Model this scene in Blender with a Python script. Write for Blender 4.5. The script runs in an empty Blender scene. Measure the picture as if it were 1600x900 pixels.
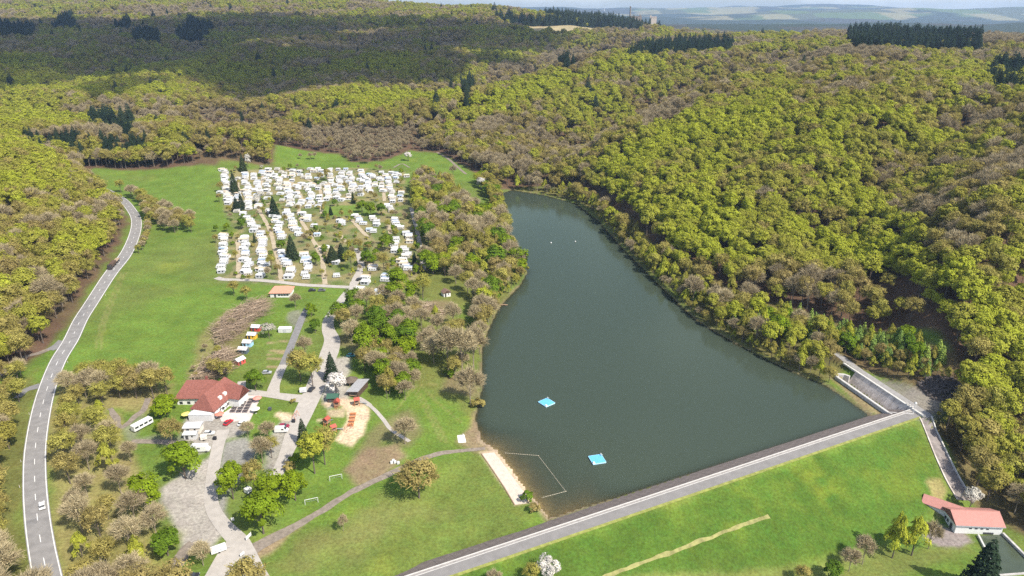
import bpy, bmesh, math, random
import numpy as np
from mathutils import Vector, Matrix
R = math.radians
random.seed(7); rng = np.random.default_rng(7)
scene = bpy.context.scene
COL = scene.collection

# ------------------------------------------------------------------ camera, sky, sun, exposure
S = 1.4                       # metres per layout unit
HC = 118 * S                  # camera height above the lake
FPX = 1090.0                  # focal length in photo pixels (1600 wide)
PITCH = math.atan(430 / FPX)
cam_d = bpy.data.cameras.new('camera'); cam = bpy.data.objects.new('camera', cam_d); COL.objects.link(cam)
cam.location = (0, 0, HC); cam.rotation_euler = (math.pi / 2 - PITCH, 0, 0)
cam_d.sensor_width = 36; cam_d.lens = 36 * FPX / 1600; cam_d.clip_start = 1; cam_d.clip_end = 60000
scene.camera = cam
SUN_EL, SUN_AZ = R(49), R(130)     # azimuth clockwise from +Y (away from camera): sun stands to the right and a little behind
sdir = Vector((math.sin(SUN_AZ) * math.cos(SUN_EL), math.cos(SUN_AZ) * math.cos(SUN_EL), math.sin(SUN_EL)))
w = bpy.data.worlds.new('World'); scene.world = w; w.use_nodes = True
nt = w.node_tree; nt.nodes.clear()
sky = nt.nodes.new('ShaderNodeTexSky'); sky.sky_type = 'NISHITA'; sky.sun_disc = False
sky.sun_elevation = SUN_EL; sky.sun_rotation = SUN_AZ; sky.altitude = 300; sky.dust_density = 1.6
bg = nt.nodes.new('ShaderNodeBackground'); bg.inputs[1].default_value = 0.125
wo = nt.nodes.new('ShaderNodeOutputWorld')
tc = nt.nodes.new('ShaderNodeTexCoord'); mp = nt.nodes.new('ShaderNodeMapping'); mp.inputs['Scale'].default_value = (1, 1, 2.6)
nz = nt.nodes.new('ShaderNodeTexNoise'); nz.inputs['Scale'].default_value = 2.6; nz.inputs['Detail'].default_value = 6; nz.inputs['Roughness'].default_value = .55
rp = nt.nodes.new('ShaderNodeValToRGB'); rp.color_ramp.elements[0].position = .50; rp.color_ramp.elements[1].position = .78
rp.color_ramp.elements[1].color = (.75, .75, .75, 1)
mx = nt.nodes.new('ShaderNodeMixRGB'); mx.inputs[2].default_value = (9.5, 9.8, 10.2, 1)
L = nt.links.new
L(tc.outputs['Generated'], mp.inputs[0]); L(mp.outputs[0], nz.inputs['Vector']); L(nz.outputs['Fac'], rp.inputs[0]); L(rp.outputs[0], mx.inputs[0])
L(sky.outputs[0], mx.inputs[1]); L(mx.outputs[0], bg.inputs[0]); L(bg.outputs[0], wo.inputs[0])
sl = bpy.data.lights.new('sun', 'SUN'); sl.energy = 4.2; sl.angle = R(.6); sl.color = (1, .93, .81)
sun = bpy.data.objects.new('sun', sl); COL.objects.link(sun); sun.rotation_euler = sdir.to_track_quat('Z', 'Y').to_euler(); sun.location = (400, -300, 900)
scene.view_settings.view_transform = 'Standard'; scene.view_settings.look = 'None'; scene.view_settings.exposure = 0.80; scene.view_settings.gamma = 1
scene.cycles.max_bounces = 5; scene.cycles.diffuse_bounces = 2; scene.cycles.glossy_bounces = 2; scene.cycles.transmission_bounces = 3
scene.cycles.transparent_max_bounces = 24; scene.cycles.volume_bounces = 0; scene.cycles.caustics_reflective = False; scene.cycles.caustics_refractive = False
scene.cycles.use_denoising = False; scene.cycles.volume_step_rate = 4

# ------------------------------------------------------------------ pixel <-> place
CP, SP = math.cos(PITCH), math.sin(PITCH)
def ray(px, py):
    dx, dy = (px - 800) / FPX, (py - 450) / FPX
    return dx, CP - dy * SP, -(SP + dy * CP)
def U(px, py, z):
    d = ray(px, py); t = (z - HC) / d[2]
    return np.array((d[0] * t, d[1] * t, z))
def D(px, py, dist, drop=13):
    """point on the ray at forward distance dist (layout units), lowered by the height of the canopy"""
    d = ray(px, py); t = dist * S / d[1]
    return (d[0] * t, d[1] * t, HC + d[2] * t - drop * S)

# ------------------------------------------------------------------ noise and polygons in numpy
def vnoise(x, y, seed=0):
    xi = np.floor(x).astype(np.int64); yi = np.floor(y).astype(np.int64); xf = x - xi; yf = y - yi
    def h(a, b):
        n = (a * 374761393 + b * 668265263 + seed * 144269) & 0xffffffff
        n = ((n ^ (n >> 13)) * 1274126177) & 0xffffffff
        return ((n ^ (n >> 16)) & 0xffff) / 65535.0
    u = xf * xf * (3 - 2 * xf); v = yf * yf * (3 - 2 * yf)
    return (h(xi, yi) * (1 - u) + h(xi + 1, yi) * u) * (1 - v) + (h(xi, yi + 1) * (1 - u) + h(xi + 1, yi + 1) * u) * v
def fbm(x, y, seed=0, o=4):
    r = 0; a = .5
    for k in range(o):
        r = r + a * vnoise(x, y, seed + k); a *= .5; x = x * 2.03 + 11.3; y = y * 2.03 + 7.1
    return r / (1 - .5 ** o)
def sdist(x, y, poly):
    """signed distance to polygon, negative inside"""
    P = np.asarray(poly, float)[:, :2]; d = np.full(x.shape, 1e18); ins = np.zeros(x.shape, bool)
    for i in range(len(P)):
        a = P[i - 1]; b = P[i]; e = b - a; l2 = e @ e + 1e-9
        t = np.clip(((x - a[0]) * e[0] + (y - a[1]) * e[1]) / l2, 0, 1)
        d = np.minimum(d, (x - a[0] - t * e[0]) ** 2 + (y - a[1] - t * e[1]) ** 2)
        c = (a[1] > y) != (b[1] > y)
        if abs(e[1]) > 1e-12: ins ^= c & (x < e[0] * (y - a[1]) / e[1] + a[0])
    d = np.sqrt(d); return np.where(ins, -d, d)
def ldist(x, y, pts):
    d = np.full(x.shape, 1e18); P = np.asarray(pts, float)[:, :2]
    for i in range(1, len(P)):
        a = P[i - 1]; e = P[i] - a; t = np.clip(((x - a[0]) * e[0] + (y - a[1]) * e[1]) / (e @ e + 1e-9), 0, 1)
        d = np.minimum(d, (x - a[0] - t * e[0]) ** 2 + (y - a[1] - t * e[1]) ** 2)
    return np.sqrt(d)
def smooth(a, b, x):
    t = np.clip((x - a) / (b - a), 0, 1); return t * t * (3 - 2 * t)
def inside(px, py, poly):
    c = False
    for i in range(len(poly)):
        (x1, y1), (x2, y2) = poly[i - 1][:2], poly[i][:2]
        if (y1 > py) != (y2 > py) and px < (x2 - x1) * (py - y1) / (y2 - y1) + x1: c = not c
    return c

# ------------------------------------------------------------------ terrain
def wc(px, py, z): return tuple(U(px, py, z * S))
CT = [wc(*p) for p in [
 (560,880,2.2),(642,870,1.8),(450,880,3),(330,880,5),(230,860,6),(60,890,7.5),(0,890,8),(60,790,8),(300,750,5),(450,760,3.5),(600,800,2.2),(700,740,1.6),
 (740,650,1),(640,640,3),(550,650,4),(400,640,5.5),(320,620,6.5),(200,680,6.5),(100,650,8),(60,650,8.5),(0,620,8),(150,480,9),(90,560,9),(200,380,9.5),(212,340,9.5),(172,302,10),
 (300,500,7),(450,500,6),(560,480,5.5),(700,580,2),(680,480,4),(720,430,3),(780,400,2),(400,430,7),(550,440,6),(640,400,5),(350,350,8.5),(500,330,8),(640,320,6.5),(720,320,4),
 (760,290,3),(250,310,10),(250,270,12),(400,265,11),(500,250,11),(620,265,9),(700,260,7),(690,240,9),(550,228,13),(650,228,11),
 (750,895,-8),(900,880,-9),(1050,890,-9),(1200,890,-9),(1350,860,-9),(1480,830,-8.5),(1560,830,-8),(1600,890,-8.5),(1000,905,-9),(1400,905,-9.5),
 (1000,420,0),(1090,505,0),(1230,580,0),(1340,632,0.5),(900,320,0)]]
CT += [(a * S, b * S, c * S) for a, b, c in [
 (-209,270,13),(-247,330,26),(-306,420,31),(-278,432,20),(-300,270,30),(-400,330,46),(-450,450,50),(-280,200,22),(-200,180,14),(-330,520,18),(-380,535,24),(-240,535,22),(-190,560,16),
 (-300,620,18),(-100,620,14),(-50,700,20),(-400,653,18),(-250,653,15),(-500,800,24),(-250,800,20),(-50,820,24),(-700,1100,42),(-300,1100,36),(0,1150,36),
 (-900,1400,56),(-400,1400,50),(-50,1400,52),(-1000,1700,72),(-500,1700,68),(-100,1700,72),(-1400,2250,118),(-700,2250,118),(-350,2300,116),(-150,2400,112),
 (151,253,10),(118,222,1.5),(140,240,5),(175,225,9),(230,190,14),(170,165,-2),(250,230,26),(330,230,34),(400,330,50),(150,140,-8),(190,150,0)]]
CT += [D(*p) for p in [
 (0,0,2500),(200,0,2500),(400,-2,2550),(560,0,2550),(640,9,2500),(740,11,2400),(790,130,900),(850,110,1050),(880,82,1300),(725,168,690),(800,200,610),(930,100,900),(1060,85,1000),
 (950,230,505),(950,180,600),(950,140,730),(1000,280,405),(1060,200,475),(1150,140,565),(1250,110,700),(1300,350,300),(1300,250,360),(1300,180,430),(1300,120,540),(1300,80,760),(1300,55,1300),
 (1550,300,272),(1550,400,238),(1550,500,212),(1550,180,400),(1550,100,650),(1550,62,1200),(1150,300,352),(1150,220,430),(1100,60,1250),(1200,50,1400),(1420,60,1250),(1600,62,1300),(1600,120,560)]]
CT += [D(*p) for p in [(1150,70,1700,25),(1300,70,1800,25),(1450,75,1800,25),(1600,80,1800,25),(1300,80,2400,25),(1550,80,2400,25),(1100,55,2400,20),(950,50,2400,10),(850,41,1650,0),(980,45,1600,0),(800,60,1500,8),(900,60,1450,8)]]
CT = np.array(CT)
Y1 = 75.0
def uv(x, y): return x / (y + 70.0), np.log(np.maximum(y, 20) / Y1)
cu, cv = uv(CT[:, 0], CT[:, 1]); cu = cu * 1.6
def tker(r2): return np.where(r2 > 1e-12, .5 * r2 * np.log(r2 + 1e-12), 0)
n = len(CT); A = np.zeros((n + 3, n + 3)); A[:n, :n] = tker((cu[:, None] - cu) ** 2 + (cv[:, None] - cv) ** 2) + np.eye(n) * .0015
A[:n, n] = 1; A[:n, n + 1] = cu; A[:n, n + 2] = cv; A[n:, :n] = A[:n, n:].T
TW = np.linalg.solve(A, np.concatenate([CT[:, 2], [0, 0, 0]]))
def tps(x, y):
    u, v = uv(x, y); u = np.clip(u, -.95, .95) * 1.6; v = np.minimum(v, math.log(3700 / Y1)); r = TW[n] + TW[n + 1] * u + TW[n + 2] * v
    for i in range(n): r = r + TW[i] * tker((u - cu[i]) ** 2 + (v - cv[i]) ** 2)
    return r
LAKE_PX = [(857,812),(842,792),(822,768),(800,738),(774,704),(752,690),(742,655),(752,610),(752,575),(752,545),(764,512),(780,480),(812,446),(824,425),(812,408),(796,388),(792,360),(786,335),(780,303),
 (800,297),(850,305),(900,318),(935,345),(970,385),(1000,415),(1040,455),(1090,502),(1150,537),(1230,577),(1290,602),(1335,632),(1362,652)]
LAKE = [tuple(U(a, b, 0)[:2]) for a, b in LAKE_PX]
KA = U(642, 899, 2.5 * S)[:2]; KB = U(1425, 640, 2.5 * S)[:2]       # dam crest, upstream kerb
KD = (KB - KA) / np.linalg.norm(KB - KA); KN = np.array((KD[1], -KD[0])); KL = float(np.linalg.norm(KB - KA))
CREST = 2.5 * S
ZTOE = -9 * S
LAKE_T = LAKE[:]                      # the terrain's basin runs on under the dam face
TROUGH = [tuple(U(a, b, 0)[:2]) for a, b in [(1308,587),(1312,577),(1360,594),(1420,628),(1416,642),(1392,650)]]
WSP = U(1303, 585, 2.4)[:2]; WDS = U(1388, 644, 2.4)[:2] - WSP; WLS = float(np.hypot(*WDS)); WDS = WDS / WLS; WNS = np.array((-WDS[1], WDS[0])); WNS = WNS if WNS[0] > 0 else -WNS
def DL(*pp): return [D(*p) for p in pp]
TRENCH = [(DL((930,248,500),(1000,205,545),(1113,155,620),(1210,145,690)), -13, 42), (DL((895,255,590),(985,205,665),(1100,153,760),(1240,128,860)), 30, 58),
 (DL((690,180,700),(760,150,780),(850,122,870),(930,100,950),(1015,82,1080)), -13, 60), (DL((700,168,860),(780,130,985),(870,100,1140),(950,85,1290)), 32, 85),
 (DL((1330,330,300),(1420,250,345),(1520,170,430)), 20, 36), (DL((60,205,560),(200,208,560),(330,226,560),(420,246,545)), -9, 40), (DL((60,195,720),(250,195,720),(430,205,690)), 14, 70),
 (DL((60,150,900),(200,105,1150),(330,70,1500)), 22, 100), (DL((400,150,880),(470,105,1150),(580,60,1550)), 22, 100)]
def height(x, y):
    h = tps(x, y)
    hill = smooth(16, 60, h)
    for G_, dp, hw in TRENCH:
        k_ = y < 2600; dd = np.full(x.shape, 1e6); dd[k_] = ldist(x[k_], y[k_], G_); h = h - dp * np.exp(-(dd / hw) ** 2) * smooth(4, 26, h) * (1 if dp > 0 else 1)
    g = fbm(x / 215, y / 215, 3, 4) - .5
    h = h + g * (36 * hill) + (fbm(x / 45, y / 45, 9, 2) - .5) * (.5 + 3 * hill)
    near = y < 1000
    d = sdist(x, y, LAKE_T)
    bank = smooth(0, 24, d)
    up = ((x - KA[0]) * KN[0] + (y - KA[1]) * KN[1]) < 0
    shore = .35 + np.clip(d, 0, 30) * .05
    h = np.where(near & (d > 0) & up, shore * (1 - bank) + np.maximum(h, .6) * bank, h)
    bc = U(812, 738, 0); bd = np.hypot(x - bc[0], y - bc[1])
    sl_ = .055 + .3 * smooth(26, 48, bd)
    h = np.where(near & (d <= 0), np.maximum(d * sl_ - .05, -7), h)
    s = (x - KA[0]) * KD[0] + (y - KA[1]) * KD[1]; q = (x - KA[0]) * KN[0] + (y - KA[1]) * KN[1]
    W = 6.4
    crest = CREST - .12
    prof = np.where(q < -.6, crest + (q + .6) / 2.05, np.where(q < W, crest, crest - (q - W) / 2.3))
    endf = smooth(KL + 10, KL - 4, s)
    prof = np.where(s > KL - 4, prof * endf + (prof - 4) * (1 - endf), prof)
    dm = near & (q > -17) & (q < 90)
    h = np.where(dm & (q < W), np.maximum(h, prof), h)
    low = np.maximum(prof, ZTOE + (fbm(x / 30, y / 30, 5, 2) - .5) * 1.2)
    right = smooth(KL - 2, KL + 26, s - (q - W) * .30)
    h = np.where(near & (q >= W) & (s < KL + 120), low * (1 - right) + np.maximum(h, low) * right, h)
    a_s = (x - WSP[0]) * WDS[0] + (y - WSP[1]) * WDS[1]; o_s = (x - WSP[0]) * WNS[0] + (y - WSP[1]) * WNS[1]
    shelf = smooth(9, 10.5, o_s) * smooth(22, 15.5, o_s) * smooth(-26, -16, a_s) * smooth(WLS + 16, WLS + 9, a_s) * near
    h = h * (1 - shelf) + 3.95 * shelf
    cut = near & (o_s > .7) & (o_s < 9.6) & (a_s > 2) & (a_s < WLS + 5.5); h = np.where(cut, np.minimum(h, -2.8 + np.clip(o_s - 5, 0, 5) * 1.38), h)
    far = smooth(3300, 4600, y)
    u = x / (y + 70)
    hf = 95 + 230 * (fbm(x / 2300, y / 1100, 21, 5) - .5) + smooth(6500, 15000, y) * (120 + 260 * (fbm(x / 3000 + 5, y / 2500, 33, 3) - .45)) - 60 * smooth(4500, 6500, y) * (1 - smooth(9000, 13000, y))
    h = h * (1 - far) + hf * far
    return h
NU, NV = 540, 800
UMAX = .88; VMAX = math.log(19000 / Y1)
gu = np.linspace(-UMAX, UMAX, NU); gv = np.linspace(0, VMAX, NV)
GY = (Y1 * np.exp(gv))[:, None] + np.zeros(NU); GX = gu[None, :] * (GY + 70)
GH = height(GX, GY)
def Hn(x, y):
    u = (np.asarray(x, float) / (np.asarray(y, float) + 70) + UMAX) / (2 * UMAX) * (NU - 1); v = np.log(np.maximum(y, Y1) / Y1) / VMAX * (NV - 1)
    i = np.clip(np.floor(u).astype(int), 0, NU - 2); j = np.clip(np.floor(v).astype(int), 0, NV - 2); a = np.clip(u - i, 0, 1); b = np.clip(v - j, 0, 1)
    return (GH[j, i] * (1 - a) + GH[j, i + 1] * a) * (1 - b) + (GH[j + 1, i] * (1 - a) + GH[j + 1, i + 1] * a) * b
def Hz(x, y): return float(Hn(np.array([x]), np.array([y]))[0])
TT = np.concatenate([np.arange(130, 900, .5), np.arange(900, 6000, 4)])
def G(px, py):
    """place on the ground seen at a photo pixel"""
    d = ray(px, py); x = d[0] * TT; y = d[1] * TT; z = HC + d[2] * TT
    k = np.argmax(z <= Hn(x, y))
    if k == 0: k = len(TT) - 1
    a, b = TT[k - 1], TT[k]
    for _ in range(12):
        m = (a + b) / 2
        if HC + d[2] * m <= Hz(d[0] * m, d[1] * m): b = m
        else: a = m
    return np.array((d[0] * b, d[1] * b, HC + d[2] * b))
def gp(pts): return [tuple(G(a, b)) for a, b in pts]

# ------------------------------------------------------------------ materials
MATS = {}
def mat(name, col, rough=.7, noise=0, scale=3.0, metal=0, spec=.3, bump=0, col2=None, detail=4):
    if name in MATS: return MATS[name]
    m = bpy.data.materials.new(name); m.use_nodes = True; t = m.node_tree; b = t.nodes['Principled BSDF']
    b.inputs['Roughness'].default_value = rough; b.inputs['Metallic'].default_value = metal; b.inputs['Specular IOR Level'].default_value = spec
    c = (*col, 1); b.inputs['Base Color'].default_value = c
    if noise or col2:
        tcn = t.nodes.new('ShaderNodeTexCoord'); nn = t.nodes.new('ShaderNodeTexNoise'); nn.inputs['Scale'].default_value = scale; nn.inputs['Detail'].default_value = detail
        t.links.new(tcn.outputs['Object'], nn.inputs['Vector'])
        r = t.nodes.new('ShaderNodeValToRGB'); r.color_ramp.elements[0].position = .3; r.color_ramp.elements[1].position = .7
        r.color_ramp.elements[0].color = tuple(v * (1 - noise) for v in col) + (1,)
        r.color_ramp.elements[1].color = (*(col2 or tuple(min(1, v * (1 + noise)) for v in col)), 1)
        t.links.new(nn.outputs['Fac'], r.inputs[0]); t.links.new(r.outputs[0], b.inputs['Base Color'])
        if bump:
            bn = t.nodes.new('ShaderNodeBump'); bn.inputs['Strength'].default_value = bump; t.links.new(nn.outputs['Fac'], bn.inputs['Height']); t.links.new(bn.outputs[0], b.inputs['Normal'])
    MATS[name] = m; return m

# ------------------------------------------------------------------ mesh helpers
class MB:
    def __init__(s): s.v = []; s.f = []; s.m = []
    def add(s, vs, fs, mi=0):
        o = len(s.v); s.v += [tuple(p) for p in vs]; s.f += [tuple(i + o for i in f) for f in fs]; s.m += [mi] * len(fs); return s
    def box(s, c, d, rz=0, mi=0, taper=1.0):
        hx, hy, hz = d[0] / 2, d[1] / 2, d[2]; ca, sa = math.cos(rz), math.sin(rz); vs = []
        for z, k in ((0, 1), (hz, taper)):
            for a, b in ((-1, -1), (1, -1), (1, 1), (-1, 1)):
                x, y = a * hx * k, b * hy * k; vs.append((c[0] + x * ca - y * sa, c[1] + x * sa + y * ca, c[2] + z))
        return s.add(vs, [(3, 2, 1, 0), (4, 5, 6, 7), (0, 1, 5, 4), (1, 2, 6, 5), (2, 3, 7, 6), (3, 0, 4, 7)], mi)
    def prism(s, poly, z0, z1, mi=0):
        k = len(poly); vs = [(p[0], p[1], z0) for p in poly] + [(p[0], p[1], z1) for p in poly]
        return s.add(vs, [tuple(range(k))[::-1], tuple(range(k, 2 * k))] + [(i, (i + 1) % k, k + (i + 1) % k, k + i) for i in range(k)], mi)
    def extrude_y(s, prof, y0, y1, mi=0):       # profile in x,z
        k = len(prof); vs = [(p[0], y0, p[1]) for p in prof] + [(p[0], y1, p[1]) for p in prof]
        return s.add(vs, [tuple(range(k)), tuple(range(k, 2 * k))[::-1]] + [((i + 1) % k, i, k + i, k + (i + 1) % k) for i in range(k)], mi)
    def tube(s, a, b, r0, r1=None, k=6, mi=0):
        r1 = r0 if r1 is None else r1; a = Vector(a); b = Vector(b); d = (b - a)
        if d.length < 1e-6: return s
        q = d.to_track_quat('Z', 'Y'); vs = []
        for p, r in ((a, r0), (b, r1)):
            for i in range(k):
                an = 2 * math.pi * i / k; vs.append(p + q @ Vector((math.cos(an) * r, math.sin(an) * r, 0)))
        return s.add(vs, [(i, (i + 1) % k, k + (i + 1) % k, k + i) for i in range(k)] + [tuple(range(k))[::-1], tuple(range(k, 2 * k))], mi)
    def gable(s, x0, x1, y0, y1, z0, zr, axis='x', over=.4, th=.18, mi=0, hip=0.0):
        """pitched roof slab: ridge along axis, hip = metres the ridge end is pulled in"""
        xo0, xo1, yo0, yo1 = x0 - over, x1 + over, y0 - over, y1 + over
        if axis == 'x':
            ym = (y0 + y1) / 2; b = [(xo0, yo0, z0), (xo1, yo0, z0), (xo1, yo1, z0), (xo0, yo1, z0), (xo0 + hip, ym, zr), (xo1 - hip, ym, zr)]
            fs = [(0, 1, 5, 4), (2, 3, 4, 5), (1, 2, 5), (3, 0, 4)]
        else:
            xm = (x0 + x1) / 2; b = [(xo0, yo0, z0), (xo1, yo0, z0), (xo1, yo1, z0), (xo0, yo1, z0), (xm, yo0 + hip, zr), (xm, yo1 - hip, zr)]
            fs = [(0, 4, 5, 3), (1, 2, 5, 4), (0, 1, 4), (2, 3, 5)]
        vs = b + [(p[0], p[1], p[2] + th) for p in b]
        F = [tuple(i + 6 for i in f) for f in fs] + [f[::-1] for f in fs] + [(0, 1, 7, 6), (1, 2, 8, 7), (2, 3, 9, 8), (3, 0, 6, 9)]
        return s.add(vs, F, mi)
    def mesh(s, name, mats):
        me = bpy.data.meshes.new(name); me.from_pydata(s.v, [], s.f)
        for m_ in (mats if isinstance(mats, (list, tuple)) else [mats]): me.materials.append(m_)
        if any(s.m): me.polygons.foreach_set('material_index', s.m)
        me.update(); return me
    def build(s, name, mats, parent=None, bevel=0):
        o = bpy.data.objects.new(name, s.mesh(name, mats)); COL.objects.link(o)
        if parent: o.parent = parent
        if bevel:
            bm = bmesh.new(); bm.from_mesh(o.data); bmesh.ops.bevel(bm, geom=bm.edges[:], offset=bevel, segments=2, affect='EDGES', profile=.6); bm.to_mesh(o.data); bm.free()
        return o
def tag(o, label=None, cat=None, group=None, kind=None):
    if label: o['label'] = label
    if cat: o['category'] = cat
    if group: o['group'] = group
    if kind: o['kind'] = kind
    return o
def thing(name, label, cat, loc=(0, 0, 0), rz=0, group=None):
    o = bpy.data.objects.new(name, None); COL.objects.link(o); o.location = loc; o.rotation_euler = (0, 0, rz); o.empty_display_size = .5
    return tag(o, label, cat, group)
def copy_tree(o, parent=None):
    c = o.copy(); COL.objects.link(c); c.parent = parent
    for ch in list(o.children):
        if ch.name in bpy.data.objects: copy_tree(ch, c)
    return c
def np_mesh(name, V, F, mats, attrs=None, smooth_=False):
    """V (n,3), F (m,k) arrays"""
    me = bpy.data.meshes.new(name); V = np.asarray(V, np.float32); F = np.asarray(F, np.int32); k = F.shape[1]
    me.vertices.add(len(V)); me.vertices.foreach_set('co', V.ravel()); me.loops.add(F.size); me.loops.foreach_set('vertex_index', F.ravel())
    me.polygons.add(len(F)); me.polygons.foreach_set('loop_start', np.arange(0, F.size, k, dtype=np.int32)); me.polygons.foreach_set('loop_total', np.full(len(F), k, np.int32))
    for m_ in mats: me.materials.append(m_)
    for an, (ty, dom, dat) in (attrs or {}).items():
        at = me.attributes.new(an, ty, dom); at.data.foreach_set('color' if 'COLOR' in ty else ('vector' if ty == 'FLOAT_VECTOR' else 'value'), np.asarray(dat).ravel())
    if smooth_: me.polygons.foreach_set('use_smooth', np.ones(len(F), bool))
    me.update(); me.validate(); return me
def resample(pts, step=2.0):
    P = np.array([p[:2] for p in pts], float)
    if len(P) < 3: Q = P
    else:
        E = np.vstack([2 * P[0] - P[1], P, 2 * P[-1] - P[-2]]); Q = []
        for i in range(1, len(E) - 2):
            for t in np.linspace(0, 1, 12, endpoint=False):
                a, b, c, d = E[i - 1:i + 3]; Q.append(.5 * (2 * b + (c - a) * t + (2 * a - 5 * b + 4 * c - d) * t * t + (3 * b - a - 3 * c + d) * t ** 3))
        Q = np.array(Q + [P[-1]])
    l = np.concatenate([[0], np.cumsum(np.hypot(*np.diff(Q, axis=0).T))]); m = max(2, int(l[-1] / step) + 1); s_ = np.linspace(0, l[-1], m)
    return np.stack([np.interp(s_, l, Q[:, 0]), np.interp(s_, l, Q[:, 1])], 1), s_
def strip(name, pts, width, material, lift=.09, off=0.0, parent=None, step=2.0, ncross=4, s0=None, s1=None, level=None, jit=0):
    """ribbon draped on the ground along world points; width may vary (list)"""
    Q, s_ = resample(pts, step)
    if s0 is not None: k = (s_ >= s0) & (s_ <= s1); Q, s_ = Q[k], s_[k]
    if len(Q) < 2: return None
    T = np.gradient(Q, axis=0); T /= np.hypot(T[:, 0], T[:, 1])[:, None] + 1e-9; N_ = np.stack([-T[:, 1], T[:, 0]], 1)
    W_ = np.interp(np.linspace(0, 1, len(Q)), np.linspace(0, 1, len(width)), width) if isinstance(width, (list, tuple)) else np.full(len(Q), width)
    V = []
    for c in range(ncross):
        f = c / (ncross - 1) - .5
        ww = W_ * f
        if jit and c in (0, ncross - 1): ww = ww + (fbm(s_ / 3, s_ * 0 + c, 77, 2) - .5) * jit * (1 if c else -1)
        p = Q + N_ * (off + ww)[:, None]; z = Hn(p[:, 0], p[:, 1]) + lift if level is None else np.full(len(p), level)
        V.append(np.column_stack([p, z]))
    V = np.stack(V, 1); m = len(Q); idx = np.arange(m * ncross).reshape(m, ncross)
    F = np.stack([idx[:-1, :-1], idx[1:, :-1], idx[1:, 1:], idx[:-1, 1:]], -1).reshape(-1, 4)[:, ::-1]
    o = bpy.data.objects.new(name, np_mesh(name, V.reshape(-1, 3), F, [material], smooth_=True)); COL.objects.link(o)
    if parent: o.parent = parent
    return o

# ------------------------------------------------------------------ ground colours (what grows or lies there)
GRASS = np.array((.106, .166, .026)); GRASS2 = np.array((.118, .135, .036)); LITTER = np.array((.105, .066, .042)); DIRT = np.array((.23, .16, .105))
GRAVEL = np.array((.33, .30, .27)); DGRAVEL = np.array((.20, .19, .175)); SAND = np.array((.50, .385, .265)); OLIVE = np.array((.15, .135, .045)); MUD = np.array((.10, .085, .05))
STRAW = np.array((.28, .23, .10)); LAWN = np.array((.128, .150, .037))
CLEAR = gp([(-60,930),(-60,600),(20,590),(60,560),(100,520),(125,480),(158,425),(187,385),(202,350),(194,327),(165,305),(140,292)]) + [tuple(U(a, b, c * S)) for a, b, c in
 [(130,275,12),(150,268,12),(340,267,11.5),(345,262,11.5),(428,262,11),(432,242,12),(530,240,12),(545,252,11),(600,252,10),(640,236,10),(690,240,9),(715,255,7),(740,268,6),(775,290,4),
 (800,294,1)]] + [tuple(U(a, b, 0)) for a, b in [(850,296),(905,306),(945,332),(985,370),(1020,400),(1065,432),(1130,470),(1200,495),(1300,520),(1400,545),(1470,580)]] + \
 gp([(1500,640),(1530,690),(1560,760),(1640,800),(1700,850),(1700,930)])
FIELD = [D(*p)[:2] for p in [(800,39,1750,0),(1015,45,1720,0),(1000,52,1500,0),(830,47,1500,0)]]
gx, gy = GX.ravel(), GY.ravel(); gh = GH.ravel(); nearm = gy < 1300
lake_d = np.where(nearm, sdist(gx, gy, LAKE), 999.)
clear_d = np.where(nearm, sdist(gx, gy, CLEAR), 999.)
f1 = fbm(gx / 60, gy / 60, 40, 4); f2 = fbm(gx * .094 + gy * .055, gy * .094 - gx * .055, 41, 3); f3 = fbm(gx / 400, gy / 400, 42, 4)
C = np.zeros((len(gx), 3))
def lay(mask, col, mul=1.0):
    global C
    m = np.clip(mask, 0, 1)[:, None] * mul; C = C * (1 - m) + np.asarray(col) * m
lay(np.ones(len(gx)), LITTER)
lay(smooth(.45, .75, f1) * .4, (.12, .10, .045))
g = GRASS * (1 - smooth(.42, .68, f1)[:, None] * .55) + GRASS2 * smooth(.42, .68, f1)[:, None] * .55
m = smooth(4, -3, clear_d + (f2 - .5) * 8); C = C * (1 - m[:, None]) + g * m[:, None]
def zone(px, col, soft=3.0, amt=1.0, wob=4.0):
    P = gp(px); x = [p[0] for p in P]; y = [p[1] for p in P]; b = (gx > min(x) - 15) & (gx < max(x) + 15) & (gy > min(y) - 15) & (gy < max(y) + 15)
    mk = np.zeros(len(gx)); mk[b] = smooth(soft / 2, -soft / 2, sdist(gx[b], gy[b], P) + (f2[b] - .5) * wob); lay(mk, col, amt)
def trail(px, col, wdt=1.2, amt=.8):
    P = gp(px); x = [p[0] for p in P]; y = [p[1] for p in P]; b = (gx > min(x) - 15) & (gx < max(x) + 15) & (gy > min(y) - 15) & (gy < max(y) + 15)
    Q, _ = resample(P, 3); mk = np.zeros(len(gx)); mk[b] = smooth(wdt, wdt * .4, ldist(gx[b], gy[b], Q) + (f2[b] - .5) * .8); lay(mk, col, amt)
# woods strip, scrub, dirt
zone([(70,640),(100,595),(270,600),(262,640),(180,640),(190,700),(215,760),(240,850),(270,905),(92,905),(72,760)], OLIVE * .75 + STRAW * .35, 6, .9, 8)
zone([(0,610),(60,575),(55,640),(40,700),(35,800),(50,905),(-60,905),(-60,620)], OLIVE * .8, 5, .7, 8)
zone([(165,650),(185,640),(200,700),(245,770),(225,790),(190,730)], STRAW * .9, 4, .7, 4)
zone([(160,610),(235,605),(270,625),(230,650),(180,640)], STRAW * .8, 4, .5)
zone([(600,600),(640,500),(660,470),(700,480),(750,520),(745,600),(740,650),(690,620),(640,600)], OLIVE, 8, .55, 8)
zone([(640,300),(690,290),(780,330),(795,380),(820,420),(790,470),(700,480),(640,460)], OLIVE * .9, 8, .6, 8)
zone([(540,735),(575,700),(620,693),(640,712),(600,745),(560,758)], DIRT, 4, .85)
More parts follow.
